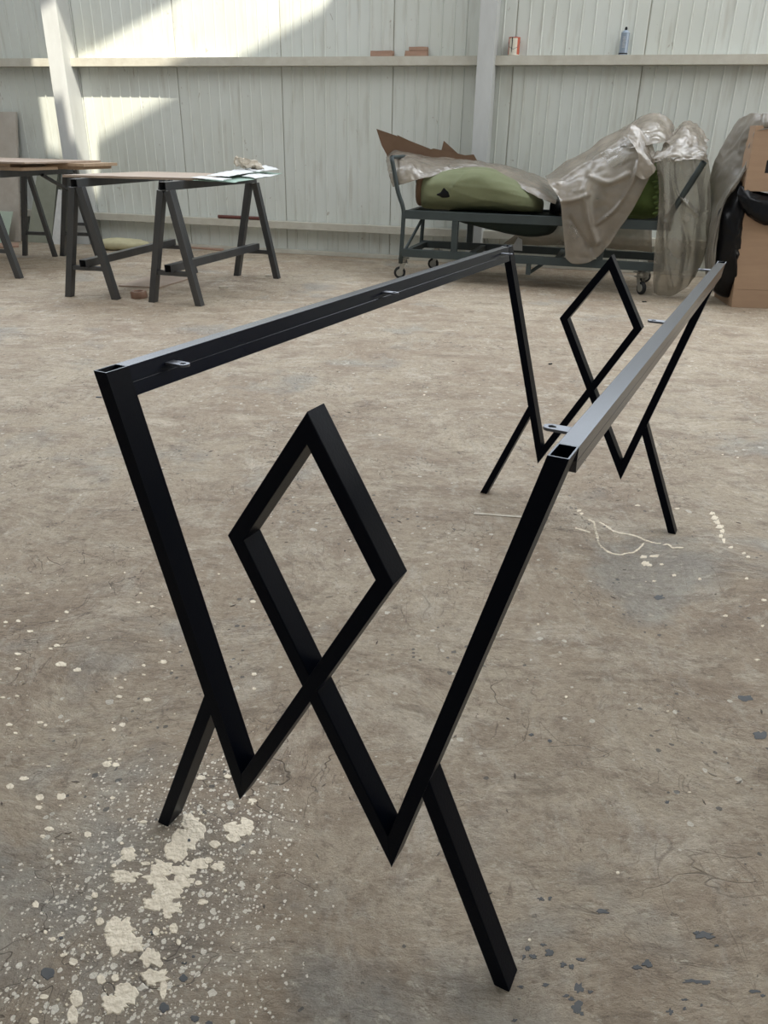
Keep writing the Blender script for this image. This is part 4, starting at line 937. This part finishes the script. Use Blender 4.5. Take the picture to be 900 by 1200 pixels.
big_spill = [(670,190,36,28),(688,222,30,38),(650,250,46,40),(622,292,42,36),(572,352,40,26),(545,392,40,30),(690,340,42,22),(640,362,46,22),(640,404,46,22),(590,432,46,34),(556,476,52,36),(600,492,34,26),(440,380,52,20),(450,305,30,20),
  (418,560,48,36),(420,612,56,40),(470,622,44,28),(528,665,34,32),(560,688,14,14),(545,735,46,28),(574,775,12,38),(440,800,44,38),(400,830,38,34),(268,812,22,30),(255,870,20,34),(355,745,16,18),(405,738,14,14),(350,540,14,14),
  (770,347,25,18),(732,325,15,13),(755,268,20,14),(812,210,30,22),(820,245,24,18),(868,205,28,26),(850,228,20,14),(698,405,13,9),(712,472,18,11),(333,448,12,11),(257,683,15,14),(185,602,11,8),(125,480,12,12),(140,103,15,11),(216,100,16,12),
  (35,65,14,10),(84,37,17,8),(308,234,13,11),(136,139,14,7),(150,241,9,7),(172,215,16,8),(395,106,9,6),(505,190,14,6),(220,660,9,7),(120,890,16,12),(155,805,15,10),(888,115,15,8),(705,35,16,9),(800,30,13,8),(610,565,15,18),(628,612,9,13),(548,575,13,16),(590,520,16,12),(890,298,10,8),(230,655,8,6),(160,578,7,8),(428,265,7,5),(515,290,7,6),(184,320,6,5),(215,340,6,5),(182,290,6,5),(186,258,5,4),(400,345,9,7),(512,337,18,7)]
floor_l = [(234,352,9,4.5),(106,420,11,5),(200,470,11,5),(178,481,8,4),(62,500,12,5),(62,552,12,5),(272,556,15,7),(215,535,20,9),(575,527,13,7),(505,540,7,5),(516,660,15,7),(430,748,11,8),(400,765,9,7),(33,748,13,6),(140,740,11,5),(160,750,7,5),(55,778,8,4),(375,888,16,10),(407,890,13,8),(95,286,8,3.5),(485,318,8,3.5),(535,332,9,4),(890,315,10,5),(893,570,9,6),(893,622,8,5),(420,870,6,4),(385,868,7,4),(405,585,5,3),(440,590,5,4),(425,618,9,4),(418,650,12,5),(60,647,8,4),(10,653,8,4),(20,388,8,4),(64,384,9,5),(566,453,7,3),(595,493,6,3),(505,573,7,3),(170,895,8,4),(232,852,6,3),(262,786,5,3)]
right_w = [(705,65,10,6),(712,80,12,8),(722,96,10,9),(732,112,14,8),(738,128,10,8),(735,145,8,8),(745,160,6,9),(770,185,9,4),(815,205,8,4),(830,218,8,4),(470,240,14,8),(485,247,8,5),(500,215,18,5),(462,218,12,6),(525,244,7,4),(570,283,8,4),(500,303,7,3),(660,296,6,4),(750,425,9,4),(885,370,10,4),(880,461,6,4),(862,580,8,4),(190,710,6,4),(825,294,7,4),(235,55,10,5),(245,66,7,4),(92,455,4,3),(170,595,4,3),(580,48,9,3),(440,37,9,3)]
curve_w = [[(272,88),(288,98),(292,120),(300,148),(306,172),(330,195),(352,206),(380,211),(402,206),(425,203),(443,192),(455,180),(462,172)], [(310,97),(335,112),(352,125),(378,134),(410,139),(440,147),(470,160),(505,170),(520,171)], [(535,176),(548,174),(565,186),(580,186),(600,186)], [(225,118),(250,124),(272,132)]]
bm = bmesh.new()
for x, y, rx, ry in big_spill: blob(bm, x/3, 900 + y/3, rx/3, ry/3, 0.38 if rx > 24 else 0.2, 30 if rx > 24 else 18, mi=0)
for x, y, rx, ry in floor_l: blob(bm, x/3, 600 + y/3, rx/3, ry/3, 0.25, 16)
for x, y, rx, ry in right_w: blob(bm, 600 + x/3, 580 + y/3, rx/3, ry/3, 0.4, 16)
for cvv in curve_w:
    pts = resample([Vector((x, y, 0)) for x, y in cvv], len(cvv)*5)
    for k, p in enumerate(pts): blob(bm, 600 + p.x/3, 580 + p.y/3, 1.3 + 0.9*abs(noise.noise(p*0.09)) * 2, 0.5 + 0.8*abs(noise.noise(p*0.11)), 0.4, 10)
rnd = random.Random(3)
for _ in range(260):   # fine drops round the spill
    t = rnd.random(); cx = 215 - 95*t + rnd.gauss(0, 42); cy = 960 + 225*t + rnd.gauss(0, 26); r_ = 0.5 + 1.4*rnd.random()**3
    blob(bm, cx, cy, r_*1.2, r_, 0.3, 8)
for _ in range(150):
    cx = rnd.uniform(0, 330); cy = rnd.uniform(640, 1195); r_ = 0.5 + 1.3*rnd.random()**3
    blob(bm, cx, cy, r_*1.3, r_*0.7, 0.3, 8)
for _ in range(70):
    cx = rnd.uniform(330, 895); cy = rnd.uniform(420, 1000); r_ = 0.4 + 1.0*rnd.random()**4
    blob(bm, cx, cy, r_*1.5, r_*0.6, 0.3, 8)
for x, y, rx, ry in [(655,590,8,8),(662,768,6,5)]: pass
blob(bm, 620.5, 1101.5, 2, 2, 0.1, 10); blob(bm, 724, 1023, 2.2, 2, 0.1, 10)
tag(obj('plaster_splashes', bm, M_plaster, recalc=False), 'dried cream plaster splashes and drops on the concrete floor', 'splashes', kind='stuff')
bm = bmesh.new()
for x, y, rx, ry in [(167,722,24,20),(645,740,15,14),(577,843,16,16),(685,882,15,12),(735,898,14,8),(648,686,9,5),(680,663,6,5),(215,598,7,5),(535,580,9,8),(665,255,6,6)]: blob(bm, x/3, 900 + y/3, rx/3, ry/3, 0.25, 20, th=0.0006 if y < 600 else 0.0004)
for x, y, rx, ry in [(320,505,19,8),(55,636,10,10),(75,664,13,8),(130,650,14,14),(110,622,10,5),(42,665,6,8),(240,674,14,8),(180,690,10,8),(210,700,7,10),(440,702,16,9),(475,690,20,12),(680,590,34,12),(650,580,14,8),(720,625,7,4),(235,775,14,18),(228,840,18,16),(238,860,14,8),(190,802,12,7),(210,812,9,8),(555,857,12,9),(607,847,7,6),(605,815,13,4),(640,750,34,6),(680,755,18,8),(850,785,22,6),(882,800,8,6),(120,762,12,6),(30,770,10,5),(10,888,8,6),(100,460,8,6),(133,458,7,8),(110,465,5,4),(545,119,7,5),(667,834,6,5),(275,788,8,6)]: blob(bm, 600 + x/3, 900 + y/3, rx/3, ry/3, 0.6, 18, th=0.0003)
for x, y, rx, ry in [(818,715,22,12),(872,845,24,14),(68,843,9,5),(133,865,8,5),(518,360,20,8)]: blob(bm, 600 + x/3, 580 + y/3, rx/3, ry/3, 0.4, 18, th=0.0003)
tag(obj('dark_paint_spots', bm, M_pdark, recalc=False), 'dark blue-grey paint spots dried on the concrete floor', 'spots', kind='stuff')
# loose grit and chips
bm = bmesh.new()
for _ in range(200):
    cx = rnd.uniform(0, 900); cy = 330 + 750*rnd.random()**2.0; c_ = at_height(cx, cy); a = rnd.random()*6.28; s = rnd.uniform(0.0012, 0.0035) * (1 + 0.15*c_.y)
    e1 = Vector((math.cos(a), math.sin(a), 0))*s*rnd.uniform(1, 2.4); e2 = Vector((-math.sin(a), math.cos(a), 0))*s*0.6
    prism(bm, [c_ + e1, c_ + e2, c_ - e1, c_ - e2*0.7], (0, 0, s*0.35))
M_grit = mat('grit', (0.10, 0.08, 0.065), 0.9, col2=(0.3, 0.26, 0.21), var=0.1, var_scale=3)
tag(obj('floor_grit', bm, M_grit), 'loose grit and chips scattered over the concrete floor', 'grit', kind='stuff')
def scrap(px, py, L_, W2, rz, m_, label, catg, h=0.006, group=None):
    bm = bmesh.new(); box(bm, (-L_/2, -W2/2, 0), (L_/2, W2/2, h)); bmesh.ops.subdivide_edges(bm, edges=bm.edges, cuts=2, use_grid_fill=True)
    for v in bm.verts:
        v.co.x += 0.003*noise.noise(v.co*60 + Vector((px, py, 0))); v.co.y += 0.003*noise.noise(v.co*60 + Vector((py, px, 0)))
        if v.co.z > 1e-4: v.co.z += 0.3*h*noise.noise(v.co*40 + Vector((px, 0, 0)))
    o = obj('floor_scrap', bm, m_); o.location = at_height(px, py); o.rotation_euler = (0, 0, rz); return tag(o, label, catg, group)
scrap(116, 466, 0.022, 0.006, 0.1, M_tab, 'small dark metal scrap on the floor left of the frame\'s near left corner', 'scrap', 0.004)
scrap(262, 338, 0.06, 0.03, 0.4, M_wad, 'crumpled pale scrap on the floor right of the nearest sawhorse', 'scrap', 0.015)
scrap(315, 324, 0.05, 0.03, 0.2, M_wad, 'small pale scrap on the floor by the far sawhorse foot', 'scrap', 0.012)
scrap(584, 604, 0.14, 0.010, -0.12, M_wad, 'thin pale strip of litter on the floor behind the frame\'s far left leg', 'scrap', 0.002)
scrap(645, 427, 0.016, 0.009, 0.3, M_rub, 'tiny black chip on the floor between the far post and the diamond', 'scrap', 0.005)
scrap(755, 354, 0.03, 0.012, 0.1, M_rub, 'small black scrap on the floor in front of the trolley caster', 'scrap', 0.006)
